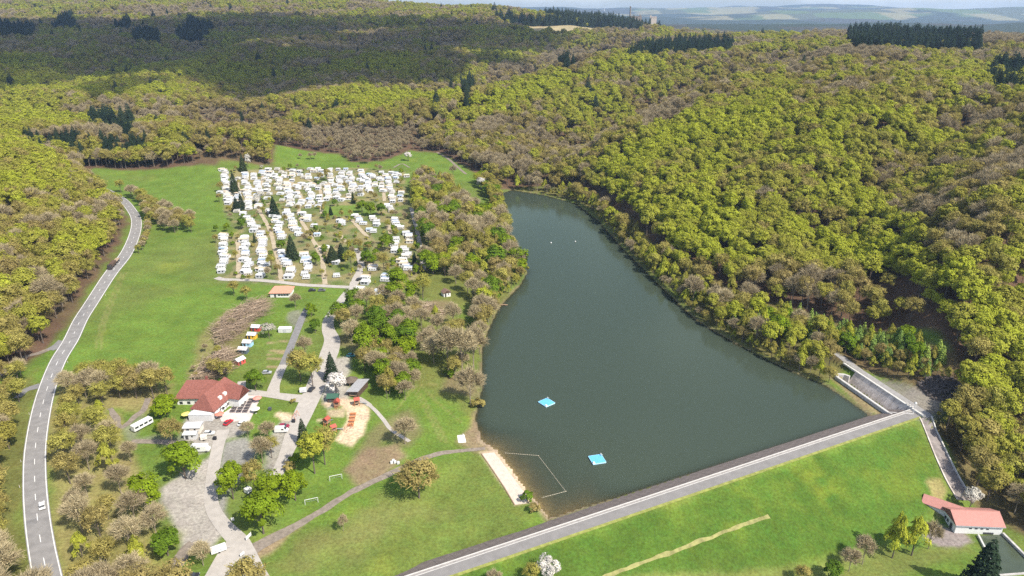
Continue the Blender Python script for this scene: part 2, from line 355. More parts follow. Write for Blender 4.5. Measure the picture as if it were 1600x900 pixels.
zone([(715,690),(738,655),(748,640),(752,690),(785,705),(775,712),(740,705)], DIRT * 1.1, 4, .8)
zone([(690,610),(705,575),(750,590),(745,625),(715,612)], DIRT * .85, 5, .6)
zone([(385,862),(420,838),(470,815),(500,805),(455,835),(430,862),(398,878)], DIRT * 1.15, 3, .8)
zone([(590,660),(640,640),(660,670),(640,700),(600,690),(570,730),(545,735)], DIRT * .9, 5, .55)
zone([(520,535),(560,490),(600,540),(560,560)], DIRT * .7, 6, .6); zone([(640,470),(700,470),(700,500),(640,490)], DIRT * .9, 5, .6)
zone([(320,510),(360,480),(390,500),(385,540),(330,590),(290,600),(300,560)], STRAW * .7, 5, .7, 6)
zone([(800,297),(850,303),(905,316),(941,345),(976,385),(1006,415),(1046,452),(1096,501),(1156,535),(1236,575),(1284,598),(1330,572),(1470,590),(1470,540),(1300,500),(1130,455),(1030,390),(950,320),(905,300),(850,292)], OLIVE * .75 + LITTER * .2, 4, .85, 4)
# camp ground: worn turf between the pitches
CAMP_PX = [(345,265),(430,262),(560,262),(632,268),(640,330),(655,400),(662,430),(600,470),(560,450),(480,447),(345,440),(337,370),(372,362),(350,330)]
zone(CAMP_PX, OLIVE * .75 + GRAVEL * .22, 4, .8, 6); 
CAMP = gp(CAMP_PX); inc = smooth(2, -2, np.where(nearm, sdist(gx, gy, CAMP), 99)); lay(inc * smooth(.45, .6, f2), STRAW * .8, .6); lay(inc * smooth(.5, .38, f2), GRASS * .8, .7)
zone([(502,322),(560,320),(590,328),(580,338),(505,338)], GRASS * 1.1, 3, .9)
# car parks, court, sand
zone([(252,765),(285,738),(322,716),(336,700),(332,800),(348,835),(325,858),(285,858),(272,812),(255,785)], GRAVEL, 3, .95)
zone([(347,690),(388,680),(402,700),(396,722),(362,765),(352,800),(350,830),(335,810),(342,740)], DGRAVEL * 1.15, 3, .95)
zone([(285,668),(300,645),(385,652),(390,676),(352,690),(335,705),(300,712),(285,690)], GRAVEL * .85, 3, .95)
zone([(412,690),(440,655),(470,650),(462,690),(438,735),(428,750),(415,730)], GRAVEL * .8, 3, .9)
zone([(500,618),(520,560),(548,556),(545,590),(545,630),(510,640)], GRAVEL * 1.05, 3, .9)
zone([(228,635),(215,655),(190,670),(200,700),(235,690),(300,697),(300,690),(240,680),(215,682)], GRAVEL * .7, 3, .5)
zone([(523,688),(542,655),(540,640),(528,630),(512,636),(500,632),(535,622),(566,626),(579,640),(578,655),(566,680),(550,698),(530,692)], SAND, 2, 1, 2)
zone([(512,640),(540,638),(538,652),(512,651)], SAND * .9, 1.5, .8, 2); zone([(494,655),(512,653),(510,660),(494,660)], SAND * .85, 1.5, .8, 2)
zone([(426,648),(436,642),(463,648),(460,657),(440,658)], SAND, 1.5, 1, 2)
zone([(452,487),(470,483),(478,500),(460,510),(450,498)], GRAVEL * .6, 3, .7)
for yy in (535, 549, 553, 561, 573): trail([(420, yy), (447, yy - 1)], DIRT * 1.3, 1.3, .7)
zone([(1455,665),(1480,690),(1500,745),(1525,790),(1600,835),(1700,860),(1700,760),(1570,690),(1500,630)], LITTER * .9 + OLIVE * .2, 4, .85)
# meadow: tracks, mown bands, dandelions
for a in ([(190,425),(160,500),(150,545)], [(196,425),(166,500),(157,545)]): trail(a, STRAW * .9, .9, .3)
for a in ([(640,600),(665,640),(690,690)], [(646,598),(672,640),(698,690)], [(620,640),(650,605),(690,600)], [(655,600),(680,625),(722,660)]): trail(a, STRAW * 1.0, .8, .28)
zone([(420,895),(470,840),(560,790),(640,760),(740,712),(760,712),(830,790),(835,812),(700,872),(640,899)], LAWN, 8, .55, 10)
zone([(470,850),(560,800),(640,770),(680,800),(560,850),(480,890)], STRAW * .8, 14, .35, 18)
zone([(800,870),(960,885),(1100,880),(1260,880),(1370,850),(1430,860),(1510,830),(1520,860),(1400,905),(800,930)], LAWN * .95 + STRAW * .08, 5, .8)
zone([(1436,662),(1150,756),(850,858),(720,898),(700,925),(950,905),(1200,885),(1370,850),(1455,800),(1470,745)], GRASS * np.array((.58, .69, .62)), 3, .9, 4)
zone([(1447,752),(1470,747),(1478,770),(1475,800),(1468,818),(1460,800)], STRAW * .95, 2, .85)
zone([(1440,830),(1468,815),(1500,832),(1520,846),(1480,855),(1448,850)], np.array((.24, .20, .19)), 2, .95)
zone([(1330,640),(1390,652),(1420,600),(1480,630),(1470,660),(1440,660)], GRAVEL * .55, 3, .6)
zone([(1296,590),(1303,580),(1330,604),(1392,646),(1400,655),(1350,640)], DIRT * .7 + OLIVE * .4, 2, .9)
zone([(1300,562),(1330,570),(1420,602),(1445,618),(1505,600),(1510,560),(1400,538),(1300,540)], LITTER * .9 + OLIVE * .25, 3, .9)
zone([(1425,590),(1450,585),(1500,590),(1510,625),(1470,630),(1440,615)], LITTER * .55, 6, .8)
zone([(1395,597),(1445,610),(1485,630),(1472,655),(1440,652),(1420,630),(1365,588)], GRAVEL * .55 + LITTER * .2, 3, .85)
dsp = smooth(.60, .78, fbm(gx / 14, gy / 14, 51, 3)) * smooth(.5, .62, fbm(gx / 45, gy / 45, 52, 2)) * m
lay(dsp, (.26, .25, .03), .16)
yel = [(270,415,16),(160,520,8),(1290,760,16),(1150,790,18)]
for a, b, r_ in yel:
    p = G(a, b); lay(smooth(r_, r_ * .2, np.hypot((gx - p[0]), (gy - p[1]) * .8) + (f2 - .5) * 16) * smooth(.45, .6, f2), (.36, .31, .025), .12)
# lake bed, beach
lay(smooth(.8, -.4, lake_d), MUD); bc = U(812, 738, 0)
lay(smooth(40, 20, np.hypot(gx - bc[0], gy - bc[1])) * smooth(2.5, -.5, lake_d + (f2 - .5) * 2), SAND * .8, .95)
lay(smooth(3.0, .5, lake_d) * (lake_d > 0) * smooth(.35, .6, f2), DIRT * .8, .6)
zone([(752,707),(778,704),(790,716),(808,740),(832,772),(826,786),(806,788)], SAND * .98, 2, 1, 1.5)
# plateau field and the far country
lay(smooth(20, -20, np.where((gy > 1900) & (gy < 2700), sdist(gx, gy, FIELD), 999)), (.33, .27, .15))
fr = smooth(3300, 3900, gy); cell = vnoise(np.floor(gx / 420) * 1.0, np.floor(gy / 700) * 1.0, 61)
lay(fr, (.030, .040, .022)); lay(fr * (smooth(.50, .56, fbm(gx / 1500, gy / 1500, 60, 4))), (.09, .125, .04)); lay(fr * (cell > .62) * smooth(.46, .5, fbm(gx / 1500, gy / 1500, 60, 4)), (.24, .21, .11), .8)
lay(fr * (cell < .25), (.06, .05, .04), .6)
C = C * (.86 + .28 * f2[:, None])

gm = bpy.data.materials.new('ground'); gm.use_nodes = True; t = gm.node_tree; b = t.nodes['Principled BSDF']; b.inputs['Roughness'].default_value = .95; b.inputs['Specular IOR Level'].default_value = .1
at = t.nodes.new('ShaderNodeAttribute'); at.attribute_name = 'col'; tcg = t.nodes.new('ShaderNodeTexCoord')
def gnoise(sc, lo, hi, det=5):
    nn = t.nodes.new('ShaderNodeTexNoise'); nn.inputs['Scale'].default_value = sc; nn.inputs['Detail'].default_value = det; nn.inputs['Roughness'].default_value = .65; t.links.new(tcg.outputs['Object'], nn.inputs['Vector'])
    mr = t.nodes.new('ShaderNodeMapRange'); mr.inputs[1].default_value = .3; mr.inputs[2].default_value = .7; mr.inputs[3].default_value = lo; mr.inputs[4].default_value = hi; t.links.new(nn.outputs['Fac'], mr.inputs[0]); return nn, mr
n1, r1 = gnoise(1.0, .64, 1.34, 9); n2, r2 = gnoise(.07, .82, 1.18); 
ml = t.nodes.new('ShaderNodeMath'); ml.operation = 'MULTIPLY'; t.links.new(r1.outputs[0], ml.inputs[0]); t.links.new(r2.outputs[0], ml.inputs[1])
vm = t.nodes.new('ShaderNodeVectorMath'); vm.operation = 'SCALE'; t.links.new(at.outputs['Color'], vm.inputs[0]); t.links.new(ml.outputs[0], vm.inputs['Scale'])
hs = t.nodes.new('ShaderNodeHueSaturation'); n3, r3 = gnoise(.25, .485, .515); t.links.new(r3.outputs[0], hs.inputs['Hue']); t.links.new(vm.outputs[0], hs.inputs['Color']); t.links.new(hs.outputs[0], b.inputs['Base Color'])
bp = t.nodes.new('ShaderNodeBump'); bp.inputs['Strength'].default_value = .5; bp.inputs['Distance'].default_value = .2; t.links.new(n1.outputs['Fac'], bp.inputs['Height']); t.links.new(bp.outputs[0], b.inputs['Normal'])
idx = np.arange(NU * NV).reshape(NV, NU)
F = np.stack([idx[:-1, :-1], idx[:-1, 1:], idx[1:, 1:], idx[1:, :-1]], -1).reshape(-1, 4)
me = np_mesh('ground', np.column_stack([gx, gy, gh]), F, [gm], {'col': ('FLOAT_COLOR', 'POINT', np.column_stack([C, np.ones(len(C))]).astype(np.float32))}, True)
ground = bpy.data.objects.new('ground', me); COL.objects.link(ground); tag(ground, kind='structure')

# ------------------------------------------------------------------ lake water: murky, clear only where shallow
wm = bpy.data.materials.new('lake_water'); wm.use_nodes = True; t = wm.node_tree; t.nodes.clear()
o_ = t.nodes.new('ShaderNodeOutputMaterial'); df = t.nodes.new('ShaderNodeBsdfDiffuse'); df.inputs[0].default_value = (.044, .059, .043, 1)
tr = t.nodes.new('ShaderNodeBsdfTransparent'); tr.inputs[0].default_value = (.80, .78, .64, 1); gl = t.nodes.new('ShaderNodeBsdfGlossy'); gl.inputs['Roughness'].default_value = .13; gl.inputs['Color'].default_value = (.55, .64, .53, 1)
at = t.nodes.new('ShaderNodeAttribute'); at.attribute_name = 'clarity'; m1 = t.nodes.new('ShaderNodeMixShader'); m2 = t.nodes.new('ShaderNodeMixShader'); frn = t.nodes.new('ShaderNodeFresnel'); frn.inputs['IOR'].default_value = 1.33
tcw = t.nodes.new('ShaderNodeTexCoord'); mpw = t.nodes.new('ShaderNodeMapping'); mpw.inputs['Scale'].default_value = (1, 2.2, 1); nw = t.nodes.new('ShaderNodeTexNoise'); nw.inputs['Scale'].default_value = .55; nw.inputs['Detail'].default_value = 6; nw.inputs['Roughness'].default_value = .6
bw = t.nodes.new('ShaderNodeBump'); bw.inputs['Strength'].default_value = .055; bw.inputs['Distance'].default_value = .5
k = t.links.new
k(tcw.outputs['Object'], mpw.inputs[0]); k(mpw.outputs[0], nw.inputs['Vector']); k(nw.outputs['Fac'], bw.inputs['Height']); k(bw.outputs[0], gl.inputs['Normal']); k(bw.outputs[0], frn.inputs['Normal'])
nb = t.nodes.new('ShaderNodeTexNoise'); nb.inputs['Scale'].default_value = .018; nb.inputs['Detail'].default_value = 3; mrw = t.nodes.new('ShaderNodeMapRange'); mrw.inputs[1].default_value = .35; mrw.inputs[2].default_value = .65; mrw.inputs[3].default_value = .05; mrw.inputs[4].default_value = .13
k(tcw.outputs['Object'], nb.inputs['Vector']); k(nb.outputs['Fac'], mrw.inputs[0]); k(mrw.outputs[0], gl.inputs['Roughness'])
k(at.outputs['Fac'], m1.inputs[0]); k(df.outputs[0], m1.inputs[1]); k(tr.outputs[0], m1.inputs[2]); k(frn.outputs[0], m2.inputs[0]); k(m1.outputs[0], m2.inputs[1]); k(gl.outputs[0], m2.inputs[2]); k(m2.outputs[0], o_.inputs[0])
lx = [p[0] for p in LAKE]; ly = [p[1] for p in LAKE]
X, Y = np.meshgrid(np.arange(min(lx) - 6, max(lx) + 10, 2.0), np.arange(min(ly) - 6, max(ly) + 8, 2.0)); q = (X - KA[0]) * KN[0] + (Y - KA[1]) * KN[1]
keep = (sdist(X, Y, LAKE) < 5) & (q < 1.5); ii = -np.ones(X.shape, int); ii[keep] = np.arange(keep.sum())
F = np.stack([ii[:-1, :-1], ii[:-1, 1:], ii[1:, 1:], ii[1:, :-1]], -1).reshape(-1, 4); F = F[(F >= 0).all(1)]
dep = np.maximum(-Hn(X[keep], Y[keep]), 0); cl = np.clip(.95 * np.exp(-dep * 2.0), 0, 1)
lake = bpy.data.objects.new('lake_water', np_mesh('lake_water', np.column_stack([X[keep], Y[keep], np.zeros(keep.sum())]), F, [wm], {'clarity': ('FLOAT', 'POINT', cl.astype(np.float32))}, True)); COL.objects.link(lake); tag(lake, kind='structure')

# ------------------------------------------------------------------ roads, lanes, tracks
asph = mat('asphalt', (.215, .207, .203), .85, .14, .35, bump=.1); asph2 = mat('asphalt_old', (.185, .18, .18), .9, .16, .5); conc = mat('concrete_lane', (.36, .332, .30), .9, .10, .5); grav = mat('gravel_track', (.205, .172, .14), .95, .25, .8)
paint = mat('road_paint', (.66, .65, .63), .6, .06, 2); turfv = mat('verge_grass', (.22, .235, .06), .95, .3, .6)
ROAD_PX = [(80,925),(74,900),(65,855),(58,805),(54.5,755),(55,705),(62,655),(73,610),(90,566),(110,533),(126,500),(142,475),(158,450),(175,425),(195,400),(207.5,375),(213,355),(212,340),(203,325),(191,312),(172,300),(155,292)]
RW = gp(ROAD_PX)
road = strip('road', RW, 7.4, asph, .16, step=2.5, ncross=5); tag(road, kind='structure')
_, rs = resample(RW, 2.5); RLEN = rs[-1]
strip('edge_line', RW, .28, paint, .18, off=3.3, parent=road, ncross=2, step=2.5); strip('edge_line', RW, .28, paint, .18, off=-3.3, parent=road, ncross=2, step=2.5)
a = 0
while a < RLEN - 8:
    strip('centre_dash', RW, .22, paint, .18, parent=road, ncross=2, step=1.0, s0=a, s1=a + 4.2); a += 12
for a0, a1, o_, w_ in ((118, 131, -1.7, 2.6), (34, 39, 1.6, 2.8), (205, 240, 1.7, 3.0), (300, 318, -1.6, 2.4)): strip('repair_patch', RW, w_, asph2, .168, off=o_, parent=road, ncross=3, step=1.5, s0=a0, s1=a1, jit=.3)
def lane(name, px, wdt, m_, lift=.10, jit=.0, **kw):
    o = strip(name, gp(px), wdt, m_, lift, step=1.6, ncross=5, jit=jit, **kw); return tag(o, kind='structure')
lane('access_lane', [(415,925),(395,890),(380,862),(372,845),(352,824),(336,802),(330,782),(331,755),(336,720),(342,692),(349,672)], [6.5,6.5,7,6,5,4.6,4.4,4.4,4.4,4.6,5], conc, .10)
lane('access_lane', [(325,925),(340,897),(356,868),(370,846)], [7,6.5,6.5,6], conc, .115)
lane('campsite_lane', [(558,437),(549,450),(538,463),(525,481),(514,499),(513,515),(519,532),(513,556),(500,587),(487,618),(474,646),(462,672),(450,702),(440,726),(428,752)], [4.5,4.8,5,5,5.5,6.5,8,9,8,8.5,8.5,8,7,5,4.5], conc, .10)
lane('restaurant_lane', [(378,596),(377,606),(384,612),(400,614),(430,618),(460,622),(484,624)], [3.5,4,4.4,4.4,5,6,7], conc, .125)
lane('pitch_lane', [(426,617),(429,602),(437,582),(443,570)], [6,4.5,4.3,4], conc, .14); lane('pitch_lane', [(443,570),(452,548),(463,520),(473,495),(482,478)], [4,3.8,3.8,3.8,3], asph2, .155)
lane('campsite_lane', [(338,434),(352,437),(400,438),(437,441),(470,445),(505,447),(545,449)], 4.2, conc, .14)
def c5(pts): return [(320 + a / 3.914, 230 + b / 3.914) for a, b in pts]
for k_, pts in enumerate([[(205,800),(207,690),(203,570)], [(470,830),(455,720),(430,620),(395,500),(335,390),(330,360),(400,345)], [(735,840),(720,700),(690,620),(640,530),(575,410),(590,310),(555,250),(520,200)],
  [(715,405),(712,290),(690,240),(640,205),(560,160),(500,140)], [(905,840),(955,740),(945,660),(920,620)], [(1340,750),(1325,640),(1300,520),(1280,440),(1262,370)], [(1098,330),(1090,230),(1065,165)],
  [(1000,555),(940,490),(890,435)], [(1135,530),(1120,450)], [(222,330),(205,250),(198,190)], [(340,240),(352,200),(360,160)], [(860,580),(830,540)]]):
    lane('pitch_path', c5(pts), 3.0 if k_ != 4 else 4.5, conc if k_ in (4, 5) else mat('dusty_path', (.36, .30, .21), .95, .15, .4), .11 + .004 * k_, jit=.8)
lane('dam_track', [(384,868),(405,852),(450,829),(500,800),(550,769),(600,745),(640,726),(690,708),(735,703),(758,701)], [5,4,3,2.8,2.8,2.8,2.6,2.4,2.4,2.4], grav, .09, jit=.7)
lane('footpath', [(577,633),(588,643),(600,657),(612,672),(640,690)], 1.8, conc, .10); lane('footpath', [(560,622),(570,628),(578,634)], 2.5, conc, .105)
lane('forest_path', [(-20,600),(10,578),(35,560),(60,552),(80,545)], 3.0, grav, .10, jit=.8); lane('road_junction', [(78,547),(90,541),(104,533)], [4.5,6,9], asph2, .12)
lane('road_junction', [(27,622),(40,610),(62,603)], [3,3.5,5], asph2, .12)
lane('field_path', [(232,622),(225,640),(212,650),(190,668),(180,650),(172,638)], 2.4, grav, .10, jit=.9); lane('field_path', [(205,690),(240,690),(300,694)], 2.8, grav, .105, jit=.8)
lane('field_path', [(255,905),(275,882),(290,862),(305,850)], [5,4.5,4,5], grav, .10, jit=1.0)
lane('meadow_path', [(683,238),(700,248),(716,262),(728,272)], 3, grav, .12); lane('meadow_path', [(615,262),(628,256),(640,262)], 2, grav, .12)

# ------------------------------------------------------------------ trees
def leaf_mat(name, c0, c1, c2, transl=.3):
    m = bpy.data.materials.new(name); m.use_nodes = True; t = m.node_tree; t.nodes.clear(); k = t.links.new
    o = t.nodes.new('ShaderNodeOutputMaterial'); a = t.nodes.new('ShaderNodeAttribute'); a.attribute_type = 'INSTANCER'; a.attribute_name = 'tint'
    r = t.nodes.new('ShaderNodeValToRGB'); r.color_ramp.elements[0].color = (*c0, 1); r.color_ramp.elements[1].color = (*c2, 1); e = r.color_ramp.elements.new(.5); e.color = (*c1, 1)
    v = t.nodes.new('ShaderNodeAttribute'); v.attribute_name = 'lv'; s = t.nodes.new('ShaderNodeVectorMath'); s.operation = 'SCALE'
    k(a.outputs['Fac'], r.inputs[0]); k(r.outputs[0], s.inputs[0]); k(v.outputs['Fac'], s.inputs['Scale'])
    d = t.nodes.new('ShaderNodeBsdfDiffuse'); tr = t.nodes.new('ShaderNodeBsdfTranslucent'); mx_ = t.nodes.new('ShaderNodeMixShader'); mx_.inputs[0].default_value = transl
    k(s.outputs[0], d.inputs[0]); k(s.outputs[0], tr.inputs[0]); k(d.outputs[0], mx_.inputs[1]); k(tr.outputs[0], mx_.inputs[2]); k(mx_.outputs[0], o.inputs[0]); return m
LM = {'beech': leaf_mat('beech_leaves', (.285, .25, .060), (.325, .325, .052), (.355, .385, .040)),
      'olive': leaf_mat('budding_leaves', (.30, .24, .092), (.33, .285, .082), (.33, .322, .068), .25),
      'bare': leaf_mat('bare_twigs', (.32, .262, .160), (.365, .302, .182), (.42, .352, .208), .1),
      'spruce': leaf_mat('spruce_needles', (.020, .036, .022), (.030, .048, .026), (.045, .062, .030), .1),
      'larch': leaf_mat('larch_needles', (.17, .26, .07), (.22, .32, .075), (.28, .36, .075), .25),
      'blossom': leaf_mat('blossom', (.42, .40, .33), (.60, .57, .50), (.70, .66, .62), .3),
      'lime': leaf_mat('fresh_leaves', (.10, .175, .020), (.140, .215, .018), (.20, .27, .016), .3)}
bark = mat('bark', (.13, .105, .085), .95, .25, 2.0); bark_pale = mat('pale_bark', (.24, .20, .15), .95, .25, 2.0)
def quads(c, nrm, sz, asp, r):
    """leaf faces: centres, normals, sizes"""
    n_ = len(c); nrm = nrm / (np.linalg.norm(nrm, axis=1)[:, None] + 1e-9); a = r.normal(size=(n_, 3)); a -= nrm * (a * nrm).sum(1)[:, None]; a /= np.linalg.norm(a, axis=1)[:, None]; b_ = np.cross(nrm, a)
    a = a * (sz * .5)[:, None]; b_ = b_ * (sz * asp * .5)[:, None]
    V = np.stack([c - a - b_ * .3, c - b_, c + a + b_ * .3, c + b_], 1) + nrm[:, None, :] * (r.random((n_, 4, 1)) - .5) * (sz * .35)[:, None, None]
    return V.reshape(-1, 3)
def sph(r, n_): v = r.normal(size=(n_, 3)); return v / np.linalg.norm(v, axis=1)[:, None]
def crown_broad(r, h, rad, base, nl, nlobe, size, flat=1.0, twigs=0):
    cz = (h + base) / 2; rz_ = (h - base) / 2; d = sph(r, nlobe); d[:, 2] = np.where(d[:, 2] < -.45, -d[:, 2], d[:, 2]); rr = .40 + .50 * r.random(nlobe)
    lc = d * rr[:, None] * np.array((rad, rad, rz_)); lr = rad * (.17 + .26 * r.random(nlobe) ** 1.5); lc[:, 2] += cz
    li = r.integers(0, nlobe, nl); dd = sph(r, nl); out = d[li]; dd = dd + out * .55; dd[:, 2] += .25; dd /= np.linalg.norm(dd, axis=1)[:, None]
    c = lc[li] + dd * (lr[li] * (.62 + .5 * r.random(nl)))[:, None] * np.array((1, 1, .85 * flat)); nrm = dd * .6 + out * .5 + r.normal(size=(nl, 3)) * .28; nrm[:, 2] += .3
    V = quads(c, nrm, size * (.7 + .6 * r.random(nl)), .75, r); lv = .82 + .34 * r.random(nl) 
    lv *= (.74 + .5 * r.random(nlobe))[li]
    return V, lv, lc
def trunk_mesh(name, r, h, base, lc, r0, m_, fine=0):
    mb = MB(); top = (0, 0, base + (h - base) * .55); mb.tube((0, 0, -1.2), (0, 0, base), r0, r0 * .75, 6); mb.tube((0, 0, base), top, r0 * .75, r0 * .3, 5)
    for i in range(min(len(lc), 9 + fine)):
        p = lc[i]; st = (0, 0, base * .8 + (top[2] - base * .8) * r.random() * .9); mid = (p[0] * .5, p[1] * .5, st[2] * .45 + p[2] * .55); mb.tube(st, mid, r0 * .32, r0 * .2, 4); mb.tube(mid, p, r0 * .2, r0 * .07, 4)
    return mb.mesh(name, m_)
def crown_twig(r, h, rad, base, nl, nlobe, ln):
    cz = (h + base) / 2; rz_ = (h - base) / 2; d = sph(r, nlobe); d[:, 2] = np.abs(d[:, 2] + .15); d /= np.linalg.norm(d, axis=1)[:, None]; lc = d * (.45 + .4 * r.random(nlobe))[:, None] * np.array((rad, rad, rz_)); lc[:, 2] += cz - rz_ * .1
    li = r.integers(0, nlobe, nl); dd = d[li] * .8 + sph(r, nl) * .75; dd[:, 2] += .35; dd /= np.linalg.norm(dd, axis=1)[:, None]
    st = lc[li] + sph(r, nl) * (rad * .26 * r.random(nl))[:, None]; L_ = ln * (.5 + r.random(nl)); en = st + dd * L_[:, None]
    sd = np.cross(dd, sph(r, nl)); sd /= np.linalg.norm(sd, axis=1)[:, None] + 1e-9; w_ = (.05 + .05 * r.random(nl))[:, None]
    V = np.stack([st - sd * w_, st + sd * w_, en + sd * w_ * .5, en - sd * w_ * .5], 1).reshape(-1, 3)
    return V, .7 + .6 * r.random(nl), lc
def crown_fir(r, h, rad, base, nl, size, curve=1.0):
    f = 1 - np.sqrt(r.random(nl)); f = np.clip(f, 0, .985); lay_ = np.round(f * 16) / 16 + r.normal(size=nl) * .012; z = base + (h - base) * np.clip(lay_, 0, 1); rr = rad * (1 - np.clip(lay_, 0, 1)) ** curve * (.35 + .65 * np.sqrt(r.random(nl))) + .08
    an = r.random(nl) * 2 * math.pi; arm = 1 + .16 * np.sin(an * 7 + f * 40); rr = rr * arm
    o = np.stack([np.cos(an), np.sin(an), np.zeros(nl)], 1); c = o * rr[:, None]; c[:, 2] = z - rr * .28
    V = quads(c, o * .55 + np.array((0, 0, .75)) + r.normal(size=(nl, 3)) * .3, size * (.6 + .7 * r.random(nl)), .55, r); return V, .7 + .6 * r.random(nl)
KINDS = {}   # name -> list of (crown mesh, trunk mesh, height, radius)
PROTO = []   # joined meshes for the masses
protoC = bpy.data.collections.new('tree_shapes')
def reg(kind, V, lv, mats_, trunk_me, h, rad):
    nf = len(lv); F = np.arange(nf * 4).reshape(-1, 4); cm = np_mesh(kind + '_crown', V, F, [LM[mats_]], {'lv': ('FLOAT', 'FACE', lv.astype(np.float32))})
    KINDS.setdefault(kind, []).append((cm, trunk_me, h, rad))
    tv = np.array([v.co[:] for v in trunk_me.vertices]); me = bpy.data.meshes.new(kind); nv = nf * 4
    polys = [tuple(p.vertices) for p in trunk_me.polygons]
    me.from_pydata(np.vstack([V, tv]).tolist(), [], F.tolist() + [tuple(i + nv for i in p) for p in polys]); me.materials.append(LM[mats_]); me.materials.append(trunk_me.materials[0])
    me.polygons.foreach_set('material_index', [0] * nf + [1] * len(polys)); a_ = me.attributes.new('lv', 'FLOAT', 'FACE'); a_.data.foreach_set('value', np.concatenate([lv, np.ones(len(polys))]).astype(np.float32)); me.update()
    o = bpy.data.objects.new('%02d_%s' % (len(PROTO), kind), me); protoC.objects.link(o); PROTO.append((kind, h, rad))
for s_ in range(4):
    r = np.random.default_rng(100 + s_); h, rad, base = 18 + r.random() * 3, 5.0 + r.random() * 1.2, 5.5
    V, lv, lc = crown_broad(r, h, rad, base, 3800, 52 + 5 * s_, .70); reg('beech', V, lv, 'beech', trunk_mesh('trunk', r, h, base, lc, .34, bark), h, rad)
for s_ in range(3):
    r = np.random.default_rng(200 + s_); h, rad, base = 17 + r.random() * 2, 5.0 + r.random() * .8, 5
    V, lv, lc = crown_broad(r, h, rad, base, 1500, 40, .62); V2, lv2, lc2 = crown_twig(r, h - .5, rad * .95, base, 1100, 40, 1.9)
    reg('olive', np.vstack([V, V2]), np.concatenate([lv, lv2]), 'olive', trunk_mesh('trunk', r, h, base, lc, .30, bark, 6), h, rad)
for s_ in range(3):
    r = np.random.default_rng(300 + s_); h, rad, base = 17 + r.random() * 2, 5.0 + r.random() * .8, 4.5
    V2, lv2, lc = crown_twig(r, h, rad, base, 2300, 46, 2.1); V, lv, _ = crown_broad(r, h, rad * .95, base, 240, 40, .42)
    reg('bare', np.vstack([V, V2]), np.concatenate([lv * 1.1, lv2]), 'bare', trunk_mesh('trunk', r, h, base, lc, .28, bark_pale, 14), h, rad)
for s_ in range(2):
    r = np.random.default_rng(400 + s_); h, rad = 20 + 2 * s_, 5.0; V, lv = crown_fir(r, h, rad, 1.0, 3400, 1.0, .8); mb = MB().tube((0, 0, -1), (0, 0, h * .95), .3, .03, 6); reg('spruce', V, lv, 'spruce', mb.mesh('trunk', bark), h, rad)
for s_ in range(2):
    r = np.random.default_rng(500 + s_); h, rad = 9, 2.1; V, lv = crown_fir(r, h, rad, .6, 1100, .62, .8); mb = MB().tube((0, 0, -1), (0, 0, h * .95), .14, .02, 5); reg('larch', V, lv, 'larch', mb.mesh('trunk', bark), h, rad)
for s_ in range(2):
    r = np.random.default_rng(600 + s_); h, rad, base = 9, 3.9, 2; V, lv, lc = crown_broad(r, h, rad, base, 2000, 34, .50); reg('blossom', V, lv, 'blossom', trunk_mesh('trunk', r, h, base, lc, .2, bark), h, rad)
for s_ in range(2):
    r = np.random.default_rng(700 + s_); h, rad, base = 12, 4.4, 1.3; V, lv, lc = crown_broad(r, h, rad, base, 3000, 44, .66); reg('lime', V, lv, 'lime', trunk_mesh('trunk', r, h, base, lc, .28, bark), h, rad)
for s_ in range(2):
    r = np.random.default_rng(750 + s_); h, rad, base = 12, 4.3, .5; V, lv, lc = crown_broad(r, h, rad, base, 3200, 50, .60); f_ = np.clip(1.25 - V[:, 2] / h, .3, 1.0)[:, None]; V[:, :2] *= f_; reg('dense', V, lv, 'beech', trunk_mesh('trunk', r, h, base, lc * .6, .24, bark), h, rad)
for s_ in range(2):
    r = np.random.default_rng(800 + s_); h, rad, base = 3.2, 2.0, .2; V, lv, lc = crown_broad(r, h, rad, base, 900, 22, .42); reg('shrub', V, lv, 'olive' if s_ else 'lime', trunk_mesh('trunk', r, h, .6, lc, .07, bark), h, rad)
K_OF = {}
for i, p in enumerate(PROTO): K_OF.setdefault(p[0], []).append(i)

